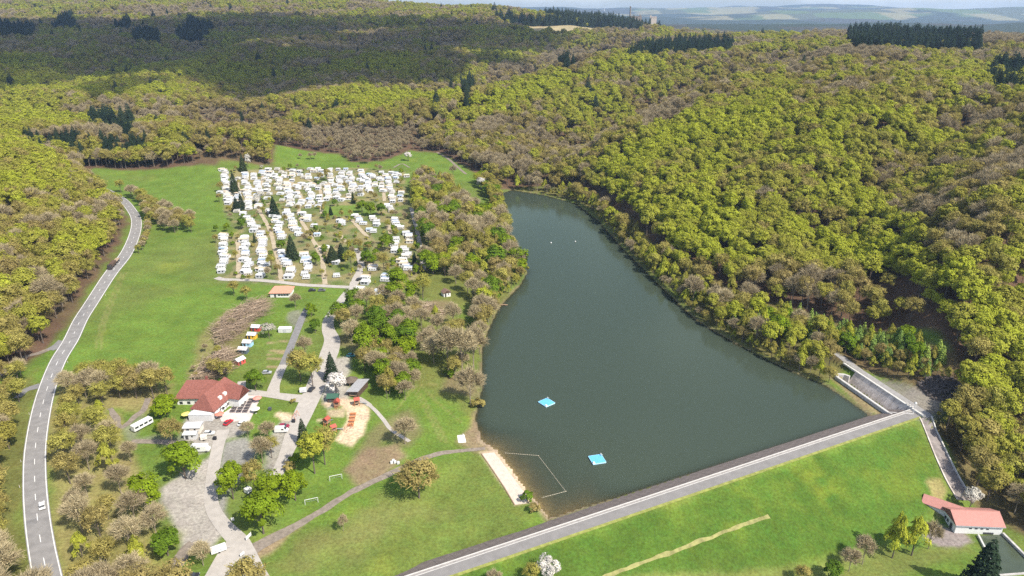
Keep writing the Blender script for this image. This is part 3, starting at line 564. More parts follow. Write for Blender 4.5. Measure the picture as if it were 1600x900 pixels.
def scatter_mass(name, P, kind, scl, rot, tint, label, cat):
    """one mass of trees: points carrying kind, size, turn and tint, grown by geometry nodes"""
    me = bpy.data.meshes.new(name); me.vertices.add(len(P)); me.vertices.foreach_set('co', np.asarray(P, np.float32).ravel())
    for an, ty, dat in (('kind', 'INT', kind), ('scl', 'FLOAT_VECTOR', scl), ('rot', 'FLOAT', rot), ('tint', 'FLOAT', tint)):
        a_ = me.attributes.new(an, ty, 'POINT'); a_.data.foreach_set('vector' if 'VEC' in ty else 'value', np.asarray(dat, np.int32 if ty == 'INT' else np.float32).ravel())
    o = bpy.data.objects.new(name, me); COL.objects.link(o); tag(o, label, cat, kind='stuff')
    g = bpy.data.node_groups.new(name, 'GeometryNodeTree'); g.interface.new_socket('Geometry', in_out='INPUT', socket_type='NodeSocketGeometry'); g.interface.new_socket('Geometry', in_out='OUTPUT', socket_type='NodeSocketGeometry')
    N = g.nodes.new; gi = N('NodeGroupInput'); go = N('NodeGroupOutput'); ci = N('GeometryNodeCollectionInfo'); ci.inputs['Collection'].default_value = protoC; ci.inputs['Separate Children'].default_value = True; ci.inputs['Reset Children'].default_value = True
    ip = N('GeometryNodeInstanceOnPoints'); ip.inputs['Pick Instance'].default_value = True
    def att(n_, ty): q_ = N('GeometryNodeInputNamedAttribute'); q_.data_type = ty; q_.inputs['Name'].default_value = n_; return q_.outputs['Attribute']
    cx = N('ShaderNodeCombineXYZ'); er = N('FunctionNodeEulerToRotation'); l = g.links.new
    l(att('rot', 'FLOAT'), cx.inputs[2]); l(cx.outputs[0], er.inputs[0]); l(er.outputs[0], ip.inputs['Rotation']); l(att('kind', 'INT'), ip.inputs['Instance Index']); l(att('scl', 'FLOAT_VECTOR'), ip.inputs['Scale'])
    l(gi.outputs[0], ip.inputs['Points']); l(ci.outputs[0], ip.inputs['Instance']); l(ip.outputs[0], go.inputs[0])
    md = o.modifiers.new('trees', 'NODES'); md.node_group = g; return o
TREE_N = [0]
def tree(kind, x, y, h, label, group=None, tint=None, cat='tree', name=None, wide=1.0, variant=None):
    vs = KINDS[kind]; i = TREE_N[0] % len(vs) if variant is None else variant; TREE_N[0] += 1; cm, tm, h0, rad = vs[i]; s = h / h0; z = Hz(x, y)
    t = thing(name or {'beech': 'beech_tree', 'olive': 'budding_tree', 'bare': 'bare_tree', 'spruce': 'spruce_tree', 'larch': 'larch_tree', 'blossom': 'blossom_tree', 'lime': 'green_tree', 'dense': 'bushy_tree', 'shrub': 'shrub'}[kind], label, cat, (x, y, z), random.random() * 6.28, group)
    t.scale = (s * wide, s * wide, s)
    for nm, m_ in (('trunk' if kind != 'shrub' else 'stem', tm), ('crown' if kind != 'shrub' else 'foliage', cm)):
        o = bpy.data.objects.new(nm, m_); COL.objects.link(o); o.parent = t; o['tint'] = float(random.random() if tint is None else tint)
    return t

# the woods on the hills
def topx(x, y, z):
    """photo pixel of a place"""
    zc = y * CP - (z - HC) * SP; yc = -(y * SP + (z - HC) * CP)
    return 800 + FPX * x / zc, 450 + FPX * yc / zc
pts = []
for y0, y1, sp_, sc in ((80, 520, 6.5, .84), (520, 900, 7.4, .90), (900, 1500, 9.6, 1.02), (1500, 2500, 12.5, 1.22), (2500, 3700, 17, 1.6)):
    yy = np.arange(y0, y1, sp_ * .9); xm = .82 * (y1 + 70); xx = np.arange(-xm, xm, sp_); X, Y = np.meshgrid(xx, yy); X = X + (rng.random(X.shape) - .5) * sp_ * .9; Y = Y + (rng.random(X.shape) - .5) * sp_ * .9
    k = (np.abs(X / (Y + 70)) < .80); pts.append(np.column_stack([X[k], Y[k], np.full(k.sum(), sc)]))
FP = np.vstack(pts); x, y = FP[:, 0], FP[:, 1]
ok = sdist(x, y, CLEAR) > 2 + 3 * rng.random(len(x)); ok &= ~((y > 1900) & (y < 2700) & (sdist(x, y, FIELD) < 5)); ok &= ~((sdist(x, y, LAKE) < 12))
ok &= ldist(x, y, RW) > 9
qd = (x - KA[0]) * KN[0] + (y - KA[1]) * KN[1]; sd = (x - KA[0]) * KD[0] + (y - KA[1]) * KD[1]; ok &= ~((qd > -3) & (sd < KL + 14) & (y < 420))
FP = FP[ok]; x, y, sc = FP.T; z = Hn(x, y); px, py = topx(x, y, z + 12)
def inpx(poly): return sdist(px, py, poly) < 0
a = fbm(x / 150, y / 150, 71, 3); b_ = fbm(x / 38, y / 38, 72, 2); rr = rng.random(len(x))
green = .45 + (a - .5) * 2.1 + (b_ - .5) * .9      # chance-like measure of being in leaf
for poly, v in (([(925,250),(1000,206),(1113,158),(1210,143),(1240,170),(1140,200),(1040,255),(965,300)], .4), ([(800,225),(930,190),(1090,128),(1200,120),(1205,138),(1110,152),(1000,198),(922,243),(880,290),(800,285)], -.2),
   ([(688,180),(760,152),(850,124),(930,102),(1015,84),(1020,98),(935,120),(860,145),(770,178),(700,205)], .5), ([(700,168),(760,142),(850,114),(930,92),(900,78),(800,98),(720,130)], -.45), ([(900,330),(1000,230),(1100,150),(1250,190),(1330,250),(1400,330),(1500,420),(1500,480),(1300,420),(1100,400),(1000,360)], .40), ([(1500,560),(1600,520),(1600,760),(1540,760),(1500,640)], .42),
   ([(1350,190),(1600,180),(1600,380),(1480,400),(1380,300)], -.2), ([(760,215),(960,180),(950,300),(850,300),(760,270)], -.14), ([(950,130),(1180,110),(1150,170),(1000,190)], -.3), ([(1050,40),(1600,60),(1600,170),(1250,140),(1050,90)], -.24),
   ([(0,225),(60,225),(110,270),(60,300),(0,300)], .35), ([(0,300),(200,300),(110,520),(0,600)], -.2), ([(0,100),(760,110),(740,190),(300,190),(0,190)], .12), ([(300,190),(660,195),(660,245),(440,262),(280,232)], -.5),
   ([(0,195),(300,205),(420,240),(300,268),(150,265),(0,225)], .05), ([(560,80),(760,100),(700,200),(560,180)], .25), ([(780,90),(960,60),(960,110),(820,140)], -.1)):
    green = green + v * inpx(poly)
kind = np.empty(len(x), object); kind[:] = 'olive'; kind[green + (rr - .5) * .9 > .57] = 'beech'; kind[green + (rr - .5) * .9 < .17] = 'bare'
con = np.zeros(len(x), bool)
for poly in ([(1322,58),(1345,50),(1430,48),(1532,62),(1532,84),(1440,80),(1330,78)], [(975,92),(1000,80),(1060,68),(1145,72),(1140,84),(1050,86)], [(1535,118),(1560,102),(1600,105),(1600,142),(1550,138)], [(20,212),(120,208),(230,218),(235,238),(130,240),(60,228)],
   [(770,32),(900,30),(1000,38),(1010,44),(900,42),(800,38)], [(208,55),(225,50),(250,55),(250,70),(210,68)], [(275,55),(300,38),(335,44),(320,66),(280,68)], [(80,45),(115,30),(120,48)], [(0,40),(60,45),(50,62),(0,60)], [(140,190),(215,192),(210,202),(140,200)], [(720,130),(740,120),(735,165),(725,165)],
   [(284,208),(330,210),(330,216),(284,214)], [(1190,24),(1330,40),(1300,48),(1200,34)], [(180,42),(205,36),(205,48),(182,50)], [(870,102),(900,96),(890,112)]): con |= inpx(poly) & (rr < .92)
con |= (rr > .9945) & (y > 900)
kind[con] = 'spruce'
sparse = inpx([(1340,400),(1420,420),(1500,480),(1530,560),(1480,560),(1400,500),(1330,470)]); drop_ = sparse & (rng.random(len(x)) < .55)
drop_ |= (rng.random(len(x)) < .10 + .14 * (green < .35))
drop_ |= inpx([(1420,330),(1600,330),(1600,400),(1480,400)]) & (rng.random(len(x)) < .25)
keepf = ~drop_; x, y, z, sc, px, py, kind, green = (v[keepf] for v in (x, y, z, sc, px, py, kind, green))
ki = np.array([K_OF[k][int(q_ * len(K_OF[k]))] for k, q_ in zip(kind, rng.random(len(x)))])
sz = sc * (.58 + .68 * rng.random(len(x)) ** .8) * np.where(kind == 'spruce', np.where(y > 900, 1.35, 1.0), 1); sz = np.where((kind == 'bare') & (y < 1200) & (px > 280) & (px < 680), sz * .62, sz); wid = sz * (.9 + .45 * rng.random(len(x)))
tint = np.clip(.5 + (green - .55) * .7 + rng.normal(size=len(x)) * .22, 0, 1)
app = sz / np.sqrt(x * x + y * y + (HC - z) ** 2); app[(px < -10) | (px > 1610) | (py > 930)] = 0
order = np.argsort(-app); single = np.zeros(len(x), bool); cnt = {}
for i in order[:1200]:
    k = kind[i]; lim = {'beech': 210, 'olive': 55, 'bare': 40, 'spruce': 0}[k]
    if app[i] > 0 and cnt.get(k, 0) < lim: single[i] = True; cnt[k] = cnt.get(k, 0) + 1
print('forest', len(x), 'single', single.sum())
mass = ~single
sclv = np.column_stack([wid, wid, sz])[mass]
scatter_mass('forest', np.column_stack([x, y, z - .3])[mass], ki[mass], sclv, rng.random(mass.sum()) * 6.28, tint[mass], 'spring woodland in mixed green and brown covering the hills around the lake', 'forest')
WORDS = {'beech': 'fresh green beech tree', 'olive': 'olive-brown budding broadleaf tree', 'bare': 'brown still bare broadleaf tree'}
for i in np.nonzero(single)[0]:
    k = kind[i]; side = 'right' if x[i] > 0 else 'left'
    where = 'in the woods on the slope right of the lake' if side == 'right' else 'in the woods on the hill left of the road'
    tree(k, x[i], y[i], PROTO[ki[i]][1] * sz[i], WORDS[k] + ' ' + where, WORDS[k] + 's ' + where, tint[i], wide=wid[i] / sz[i], variant=K_OF[k].index(ki[i]))

# ------------------------------------------------------------------ trees of the valley, one by one
def pick(ws):
    r_ = random.random() * sum(w_ for _, w_ in ws)
    for k_, w_ in ws:
        r_ -= w_
        if r_ <= 0: return k_
    return ws[0][0]
KW = {'beech': 'fresh green broadleaf tree', 'olive': 'olive-brown budding tree', 'bare': 'grey-brown leafless tree', 'lime': 'bright green leafy tree', 'spruce': 'dark spruce', 'larch': 'young light green larch', 'blossom': 'white blossoming tree', 'shrub': 'low green shrub', 'dense': 'bushy yellow-green tree'}
BLOCK = [np.array(resample(RW, 6)[0])]
def grove(px, sp_, ws, hr, where, group, tintf=None, maxn=200, cl=4.0):
    P = gp(px) if not isinstance(px[0][0], np.floating) else px
    xs = [p[0] for p in P]; ys = [p[1] for p in P]; got = []
    for _ in range(maxn * 14):
        x_ = random.uniform(min(xs), max(xs)); y_ = random.uniform(min(ys), max(ys))
        if not inside(x_, y_, P) or any((x_ - a) ** 2 + (y_ - b) ** 2 < sp_ * sp_ * .72 for a, b in got): continue
        if Hz(x_, y_) < .15 and sdist(np.array([x_]), np.array([y_]), LAKE)[0] < .5: continue
        if np.min(np.hypot(*(BLOCK[0] - (x_, y_)).T)) < 3.7 + cl: continue
        got.append((x_, y_))
        if len(got) >= maxn: break
    for x_, y_ in got:
        k_ = pick(ws); h = 1.36 * random.uniform(*hr) * {'blossom': .75, 'larch': .9, 'shrub': .3}.get(k_, 1)
        tree(k_, x_, y_, h, KW[k_] + ' ' + where, group, wide=random.uniform(1.0, 1.25), cat='shrub' if k_ == 'shrub' else 'tree')
    return len(got)
ng = [grove([(84,640),(112,612),(150,616),(170,645),(175,700),(200,765),(222,850),(240,925),(108,925),(92,830),(84,760),(82,700)], 9.6, [('olive', .56), ('bare', .28), ('dense', .16)], (7, 10.5), 'in the wooded strip between the road and the car park', 'trees between road and car park', cl=6.0),
 grove([(-20,645),(36,655),(30,720),(26,800),(36,925),(-40,925)], 7.5, [('olive', .5), ('bare', .3), ('beech', .2)], (8, 12), 'on the verge left of the road at the photo edge', 'trees at the left photo edge', cl=5),
 grove([(-20,600),(20,592),(62,578),(72,570),(66,592),(44,635),(-20,640)], 7.5, [('olive', .6), ('bare', .2), ('beech', .2)], (6, 9), 'beside the path joining the road from the left', 'trees by the side path', cl=5),
 grove([(122,614),(150,600),(262,606),(262,622),(200,628),(140,628)], 6.0, [('olive', .7), ('bare', .3)], (8, 11), 'in the scrub at the near end of the long meadow', 'trees at the near end of the meadow'),
 grove([(184,300),(205,305),(240,325),(270,340),(302,352),(305,364),(268,366),(238,352),(226,340),(224,325)], 6.5, [('olive', .6), ('bare', .4)], (7, 10), 'in the thicket inside the bend of the road', 'trees inside the road bend'),
 grove([(226,345),(236,352),(228,385),(216,402)], 5, [('olive', .7), ('bare', .3)], (4, 6), 'along the road beside the long meadow', 'trees along the meadow road'),
 grove([(640,300),(662,285),(700,290),(716,312),(730,330),(770,345),(783,352),(786,390),(806,412),(812,428),(795,450),(772,478),(755,500),(735,470),(700,440),(665,425),(668,390),(655,350)], 8.8, [('bare', .32), ('olive', .22), ('lime', .16), ('beech', .16), ('dense', .14)], (9, 14), 'in the wood between the campsite and the lake', 'trees between campsite and lake'),
 grove([(742,284),(775,293),(781,312),(787,340),(774,347),(764,310)], 7, [('lime', .3), ('olive', .4), ('beech', .3)], (8, 11), 'on the far left bank by the lake head', 'trees at the lake head'),
 grove([(770,480),(796,440),(815,428),(805,412),(793,390),(789,350),(784,350),(786,390),(800,420),(790,440),(766,478)], 7, [('bare', .4), ('olive', .4), ('lime', .2)], (8, 13), 'on the left lake bank', 'trees on the left bank'),
 grove([(528,505),(555,480),(600,490),(622,520),(645,570),(650,600),(618,622),(592,615),(575,590),(556,552)], 8.6, [('olive', .3), ('lime', .3), ('bare', .3), ('dense', .1)], (7.5, 11), 'in the grove right of the campsite lane', 'trees right of the campsite lane'),
 grove([(600,470),(650,465),(655,500),(640,540),(612,500)], 9, [('olive', .4), ('bare', .4), ('lime', .2)], (7, 11), 'in the grove below the campsite', 'trees below the campsite'),
 grove([(800,295),(850,301),(905,315),(941,344),(976,384),(1006,414),(1046,451),(1096,499),(1156,533),(1236,573),(1284,596),(1296,575),(1300,535),(1200,496),(1130,466),(1065,426),(1020,395),(985,364),(945,328),(905,302),(850,292)], 6.3, [('beech', .34), ('olive', .24), ('bare', .16), ('dense', .22), ('lime', .04)], (7, 12.5), 'on the wooded right bank of the lake', 'trees on the right bank', maxn=240),
 grove([(1185,500),(1225,488),(1300,508),(1400,530),(1480,570),(1450,588),(1350,562),(1290,545),(1200,520)], 3.7, [('larch', .66), ('dense', .2), ('lime', .14)], (4.5, 8.5), 'in the plantation above the spillway', 'larches in the plantation', maxn=170),
 grove([(1335,566),(1400,588),(1440,600),(1480,596),(1450,580),(1390,558),(1340,552)], 5.5, [('dense', .6), ('olive', .3), ('shrub', .1)], (5, 7), 'behind the spillway path', 'trees behind the spillway'),
 grove([(1475,668),(1496,695),(1512,745),(1535,785),(1600,825),(1660,840),(1660,760),(1570,700),(1530,650),(1496,636)], 7.2, [('beech', .55), ('olive', .35), ('bare', .1)], (8, 14), 'on the slope beside the spillway chute', 'trees beside the chute')]
print('groves', ng)
for i0, i1, lab, grp in ((20, 29, 'at the waterline of the right lake bank', 'waterline trees on the right bank'), (9, 18, 'at the waterline of the left lake bank', 'waterline trees on the left bank')):
    Q, s_ = resample(LAKE[i0:i1 + 1], 5.2)
    T = np.gradient(Q, axis=0); T /= np.hypot(*T.T)[:, None]; N_ = np.stack([-T[:, 1], T[:, 0]], 1)
    for q_, n_ in zip(Q, N_):
        if i0 == 9 and random.random() < .25: continue
        o_ = random.uniform(1.5, 4.5); x_, y_ = q_ + n_ * o_
        if sdist(np.array([x_]), np.array([y_]), LAKE)[0] < 0: x_, y_ = q_ - n_ * o_
        k_ = pick([('dense', .6), ('olive', .2), ('bare', .2)]); tree(k_, x_, y_, random.uniform(6, 11), KW[k_] + ' ' + lab, grp, wide=random.uniform(1, 1.3))
ng2 = [grove([(655,515),(690,498),(718,520),(742,590),(712,604),(672,570)], 11, [('bare', .6), ('olive', .25), ('dense', .15)], (7, 12), 'on the grass behind the tall leafless bank trees', 'scattered trees behind the bank'),
 grove([(745,500),(765,482),(776,498),(762,535),(754,562),(742,545)], 6.5, [('bare', .4), ('olive', .3), ('dense', .3)], (8, 12), 'on the left bank above the tall leafless trees', 'trees on the left bank above the leafless three'),
 grove([(598,560),(640,585),(650,602),(636,628),(600,626)], 7.5, [('bare', .6), ('olive', .2), ('lime', .2)], (6, 9), 'between the kiosk and the lake meadow', 'trees between kiosk and lake meadow'),
 grove([(330,530),(350,505),(385,482),(412,480),(395,500),(360,535),(320,580),(305,598),(300,585)], 9, [('bare', .7), ('olive', .3)], (2.2, 4), 'growing through the heaps of brushwood', 'bushes in the brushwood'),
 grove([(1060,448),(1110,490),(1180,525),(1190,500),(1120,465),(1075,435)], 5.2, [('larch', .5), ('dense', .5)], (5, 9), 'in the young belt along the right bank', 'young trees along the right bank')]
ONE = '''lime 290 748 11.5 round bright green tree alone at the edge of the gravel car park|1.15
lime 231 800 11 yellow-green tree at the left edge of the gravel car park|1.0
bare 245 838 9 grey-brown bush tree at the left edge of the car park, between two green trees|1.1
lime 263 868 7 low round dark green tree at the near corner of the car park|1.3
lime 365 780 11 tall green tree by the dark gravel strip, left of its pair|.9
olive 398 768 10 olive tree by the dark gravel strip, right of its pair|1
lime 412 834 12 large bright yellow-green tree by the fork of the access lane|1.05
lime 428 795 11 yellow-green tree just behind the large one at the lane fork|1.0
lime 462 782 9 dark green tree right of the yellow-green pair at the lane fork|1.0
beech 492 740 13 fresh green tree beside the lane left of the football goal|1.0
olive 508 726 12 olive tree between the playground and the lane|1.0
spruce 475 694 9 small dark conifer beside the lane below the playground|1.0
shrub 462 722 3 low shrub by the kerb of the lane below the playground|1.2
shrub 452 735 3 low shrub at the end of the lane near the green trees|1.2
olive 271 700 10 olive tree in front of the white camper by the restaurant yard|1.15
lime 250 652 5 dense green bush left of the restaurant|1.5
lime 262 648 7 dense green bush close to the restaurant's left gable|1.4
lime 252 676 4 low green bush right of the white coach|1.3
olive 655 778 11.5 large spreading olive-brown tree alone on the near meadow|1.6
bare 633 694 9 bare bush tree at the end of the short footpath|1.25
bare 735 632 14 leafless tree on the lake bank above the beach|1.1
bare 700 578 18 tall leafless tree on the lake bank, left of the tall three|.95
bare 722 584 18.5 tall leafless tree on the lake bank, middle of the tall three|.95
bare 740 574 17 tall leafless tree on the lake bank, right of the tall three|.95
shrub 706 588 4 green shrub under the tall leafless trees on the bank|1.3
shrub 748 638 4 green shrub at the waterline by the leafless tree|1.3
olive 752 520 10 golden-olive tree leaning over the water on the left bank|1.0
olive 470 596 12 large olive tree left of the main lane, beside the tent pitches|1.1
olive 489 604 12.5 large olive tree at the lane junction beside the black car|1.1
bare 478 560 9 leafless tree between the pitch lane and the main lane|1.0
lime 400 611 8 green tree in the lawn corner by the restaurant terrace|1.1
blossom 421 529 6.5 round white blossoming tree on the lawn by the coloured huts|1.05
blossom 526 617 8.5 pale pink blossoming tree beside the kiosk|1.05
spruce 519 594 11 blue-grey conifer behind the blossoming tree at the kiosk|1.1
bare 388 684 5.5 leafless tree at the edge of the dark gravel strip|1.2
bare 420 690 7 brown leafless tree between the restaurant yard and the white van|1.1
bare 411 724 9 leafless tree above the pair of green trees|1.1
olive 425 716 7 low olive tree beside the gravel parking bay|1.1
bare 537 830 5 lone small bare tree on the near meadow|.8
bare 318 884 6.5 brown leafless tree beside the white trailer at the lane|1.2
olive 366 462 7 olive bush left of the red-roofed wash house|1.2
olive 386 470 7 olive bush below the red-roofed wash house|1.2
bare 462 482 7 leafless tree right of the red-roofed wash house|1.1
olive 338 592 8 olive tree behind the restaurant roof, beside the brushwood|1.1
olive 356 596 8 olive tree behind the restaurant's right gable|1.1
bare 205 722 7 thin bare tree on the grass below the white coach|1.0
lime 575 562 14 tall bright green tree by the turquoise car|1.0
lime 493 520 6 green hedge tree between pitch lane and main lane|1.1
lime 487 495 6 green hedge tree at the head of the pitch lane|1.1
spruce 741 428 13 single dark spruce in the wood by the lake|1.15
lime 668 424 11 bright green tree right of the campsite edge lane|1.3
lime 692 425 10 bright green tree beside the single spruce|1.3
shrub 824 782 3.5 green bush at the near end of the beach|1.1
shrub 834 800 3 grassy bush between the beach and the dam|1.1
dense 1394 872 14.5 yellow-green conical tree below the dam, left of its pair|.8
dense 1424 868 12.5 yellow-green conical tree below the dam, right of its pair|1.1
bare 1450 858 9 leafless reddish tree beside the pump house yard|.9
bare 1347 882 9 leafless tree at the foot of the dam slope|.9
bare 1326 893 7 leafless low tree left of the taller one at the dam foot|1.1
lime 1298 908 6 round green bush at the dam foot on the lower edge|1.1
olive 1252 915 6 brown bush at the dam foot on the lower edge|1.1
spruce 1528 928 17 large dark pine in the lower right corner|1.2
blossom 1514 797 8 white blossoming tree above the pump house|.8
blossom 856 908 6.8 white blossoming bush on the dam slope at the lower edge|.95
olive 830 914 6 olive bush beside the white blossom on the dam slope|1.1
bare 772 918 5 leafless bush on the dam slope at the lower edge|1.1
spruce 367 303 15 tall dark spruce in the leftmost caravan rows|.95
spruce 380 268 14 dark spruce at the far left corner of the campsite|.95
blossom 388 262 11 pale tall tree beside the spruce at the campsite's far corner|.5
spruce 378 327 11 dark spruce behind the gap in the left caravan rows|1.0
spruce 370 330 9 dark bushy conifer left of the gap in the caravan rows|1.3
spruce 429 338 13 dark spruce by the second campsite path|1.1
spruce 457 405 13 dark spruce in the near middle of the campsite|1.1
spruce 398 379 6 narrow small conifer among the near left caravans|.7
spruce 517 336 6 small conifer at the campsite's inner lawn|1.0
spruce 552 318 8 small conifer behind the inner lawn|.9
spruce 520 410 9 dark round conifer clump by the round bed, left|1.6
spruce 534 406 9 dark round conifer clump by the round bed, right|1.5
spruce 648 413 7 small dark conifer in the right caravan row|.9
lime 379 358 7 round olive-green bush at the campsite's left edge|1.1
lime 566 333 8 green tree at the right end of the inner lawn, left|1.1
lime 580 338 9 green tree at the right end of the inner lawn, middle|1.1
lime 596 337 8 green tree at the right end of the inner lawn, right|1.1
olive 549 421 10 olive tree inside the campsite lane's bend|1.1
lime 574 418 9 green tree outside the campsite lane's bend|1.0
olive 600 424 10 olive tree between caravans right of the lane bend|1.1
lime 606 392 9 green tree among the right-hand pitches|1.1
olive 560 396 8 green-brown tree near the head of the lane bend|1.1
olive 502 286 8 olive tree in the far middle of the campsite|1.1
olive 512 282 9 olive tree in the far middle of the campsite, right of its pair|1.1
olive 345 300 7 olive bush on the meadow edge of the far left rows|1.1
olive 343 316 6 olive bush on the meadow edge, nearer one|1.1
blossom 407 312 6 pinkish blossoming tree in the far left rows|1.3
blossom 563 306 5 pinkish blossoming tree behind the inner lawn|1.1
lime 622 458 12 bright green tree at the campsite's near right corner, taller|1.1
lime 615 474 10 bright green tree at the campsite's near right corner, nearer|1.15
olive 661 468 12 olive tree at the end of the campsite edge lane|1.1
olive 425 422 8 olive tree in the middle near rows|1.1
lime 494 415 7 green tree beside the near middle path|1.0
lime 440 392 6 green bush beside the second path|1.1
lime 355 362 5 small green tree on the meadow by the campsite corner|1.0
lime 338 362 4 small pale green tree on the meadow left of the campsite corner|1.0
olive 338 380 5 dark bush at the campsite's left corner|1.1
bare 485 250 6 leafless tree on the far meadow behind the campsite|1.0
bare 492 249 6 leafless tree on the far meadow, second from the left|1.0
bare 470 249 5 leafless tree on the far meadow, leftmost|1.0
bare 560 252 9 grey leafless tree behind the far campsite edge|1.2
bare 575 256 9 grey leafless tree behind the far campsite edge, right of its pair|1.2
blossom 638 252 8 white blossoming tree at the far end of the valley meadow|1.1
blossom 752 296 9 white blossoming tree by the meadow at the lake head|1.0
bare 708 276 9 reddish leafless tree beside the meadow path|1.0
shrub 459 630 2 dark round shrub on the lawn below the restaurant lane|1.0'''
for ln in ONE.split('\n'):
    a_, wd_ = ln.split('|'); k_, px_, py_, h_, lab = a_.split(' ', 4)
    p = G(float(px_), min(float(py_), 948)); t_ = .15 if 'spreading' in lab else .75 if k_ == 'lime' and 'bright' in lab else (.95 if 'yellow-green' in lab else None)
    tree(k_, p[0], p[1], float(h_) * (1.15 if k_ == 'shrub' else 1.36), lab, wide=float(wd_), tint=t_, cat='shrub' if k_ == 'shrub' else 'tree')

# ------------------------------------------------------------------ campsite: caravans in rows
white = mat('caravan_white', (.60, .60, .59), .5, .10, 1.5); cream = mat('caravan_cream', (.52, .49, .43), .5, .06, 1.5); glassd = mat('dark_glass', (.035, .04, .045), .15, spec=.6); canvas_w = mat('canvas_white', (.54, .54, .54), .8, .08, 1.2)
canvas_g = mat('canvas_grey', (.42, .43, .45), .8, .1, 1.2); canvas_b = mat('canvas_blue', (.30, .38, .52), .8, .1, 1.2); canvas_t = mat('canvas_tan', (.46, .38, .28), .8, .1, 1.2); rubber = mat('tyre_rubber', (.03, .03, .03), .8); steel = mat('galvanised_steel', (.45, .46, .47), .5, metal=.6)
wood = mat('weathered_wood', (.27, .19, .12), .85, .2, 3); roof_g = mat('grey_felt', (.34, .34, .35), .85, .12, 1)
def make_caravan(v, near=True):
    t = thing('caravan', 'caravan', 'caravan'); L_, W_, H_ = (6.6, 2.5, 2.6) if v % 2 else (5.6, 2.35, 2.5)
    prof = [(-L_/2, .55), (-L_/2 + .1, 1.5), (-L_/2 + .45, H_ - .05), (-L_/2 + .8, H_), (L_/2 - .7, H_), (L_/2 - .25, H_ - .3), (L_/2, 1.4), (L_/2 - .05, .55)]
    bm_ = (white, white, cream, white)[v % 4]; MB().extrude_y(prof, -W_/2, W_/2).build('body', bm_, t)
    for i in ((-1, 0, 1) if near else (0,)): MB().box((i * L_ * .28, -W_/2 - .01, 1.35), (1.1 if near else 3.4, .06, .6)).build('window', glassd, t)
    if near: MB().box((L_/2 - .05, 0, 1.45), (.12, 1.6, .55)).build('end_window', glassd, t)
    if near: MB().box((.3, 0, H_ - .01), (.7, .7, .12)).build('roof_hatch', canvas_g, t)
    for s_ in ((-1, 1) if near else ()): MB().tube((0, s_ * (W_/2 - .25), .33), (0, s_ * (W_/2 - .02), .33), .33, k=10).build('wheel', rubber, t)
    if near: MB().tube((L_/2 - .1, 0, .5), (L_/2 + 1.1, 0, .5), .06).tube((L_/2 + .7, 0, .5), (L_/2 + .7, 0, 0), .05).build('drawbar', steel, t)
    d = 2.6 + .4 * (v % 3); cv_ = (canvas_w, canvas_g, white, canvas_b, canvas_w, canvas_t)[v % 6]; y0 = W_/2 + .02; l2 = L_ * (.40 + .04 * (v % 3))
    MB().extrude_y([(-l2, 0), (-l2, 2.3), (l2, 2.3), (l2, 0)], y0, y0 + d - .2).build('awning_walls', canvas_w if v % 2 else canvas_g, t)
    m_ = MB(); z0, z1 = 2.55, 2.1; e = .18
    if v % 3 == 2: m_.gable(-l2, l2, y0, y0 + d, 2.3, 3.0, 'x', .2, .06)
    else: m_.add([(-l2 - e, y0 - .1, z0 + .15), (l2 + e, y0 - .1, z0 + .15), (l2 + e, y0 + d, z1 + .25), (-l2 - e, y0 + d, z1 + .25), (-l2 - e, y0 - .1, z0 + .22), (l2 + e, y0 - .1, z0 + .22), (l2 + e, y0 + d, z1 + .32), (-l2 - e, y0 + d, z1 + .32)], [(0, 3, 2, 1), (4, 5, 6, 7), (0, 1, 5, 4), (1, 2, 6, 5), (2, 3, 7, 6), (3, 0, 4, 7)])
    m_.build('awning_roof', cv_, t); MB().box((l2 * .4, y0 + d - .18, .9), (1.6, .05, 1.0)).box((-l2 * .5, y0 + d - .18, .9), (1.2, .05, 1.0)).build('awning_window', glassd, t)
    return t
CV = [make_caravan(v, v < 6) for v in range(12)]; used = [False] * 12; NCV = 0
PLACED = []
def put_caravan(*a): PLACED.append(a)
def really_put(x_, y_, rz, label, group, sc_=1.0):
    global NCV
    v = random.randrange(6) + (6 if y_ > 540 else 0)
    if used[v]: o = copy_tree(CV[v])
    else: o = CV[v]; used[v] = True
    o.location = (x_, y_, Hz(x_, y_) + .05); o.rotation_euler.z = rz; o.scale = (sc_,) * 3; o['label'] = label; o['group'] = group; NCV += 1
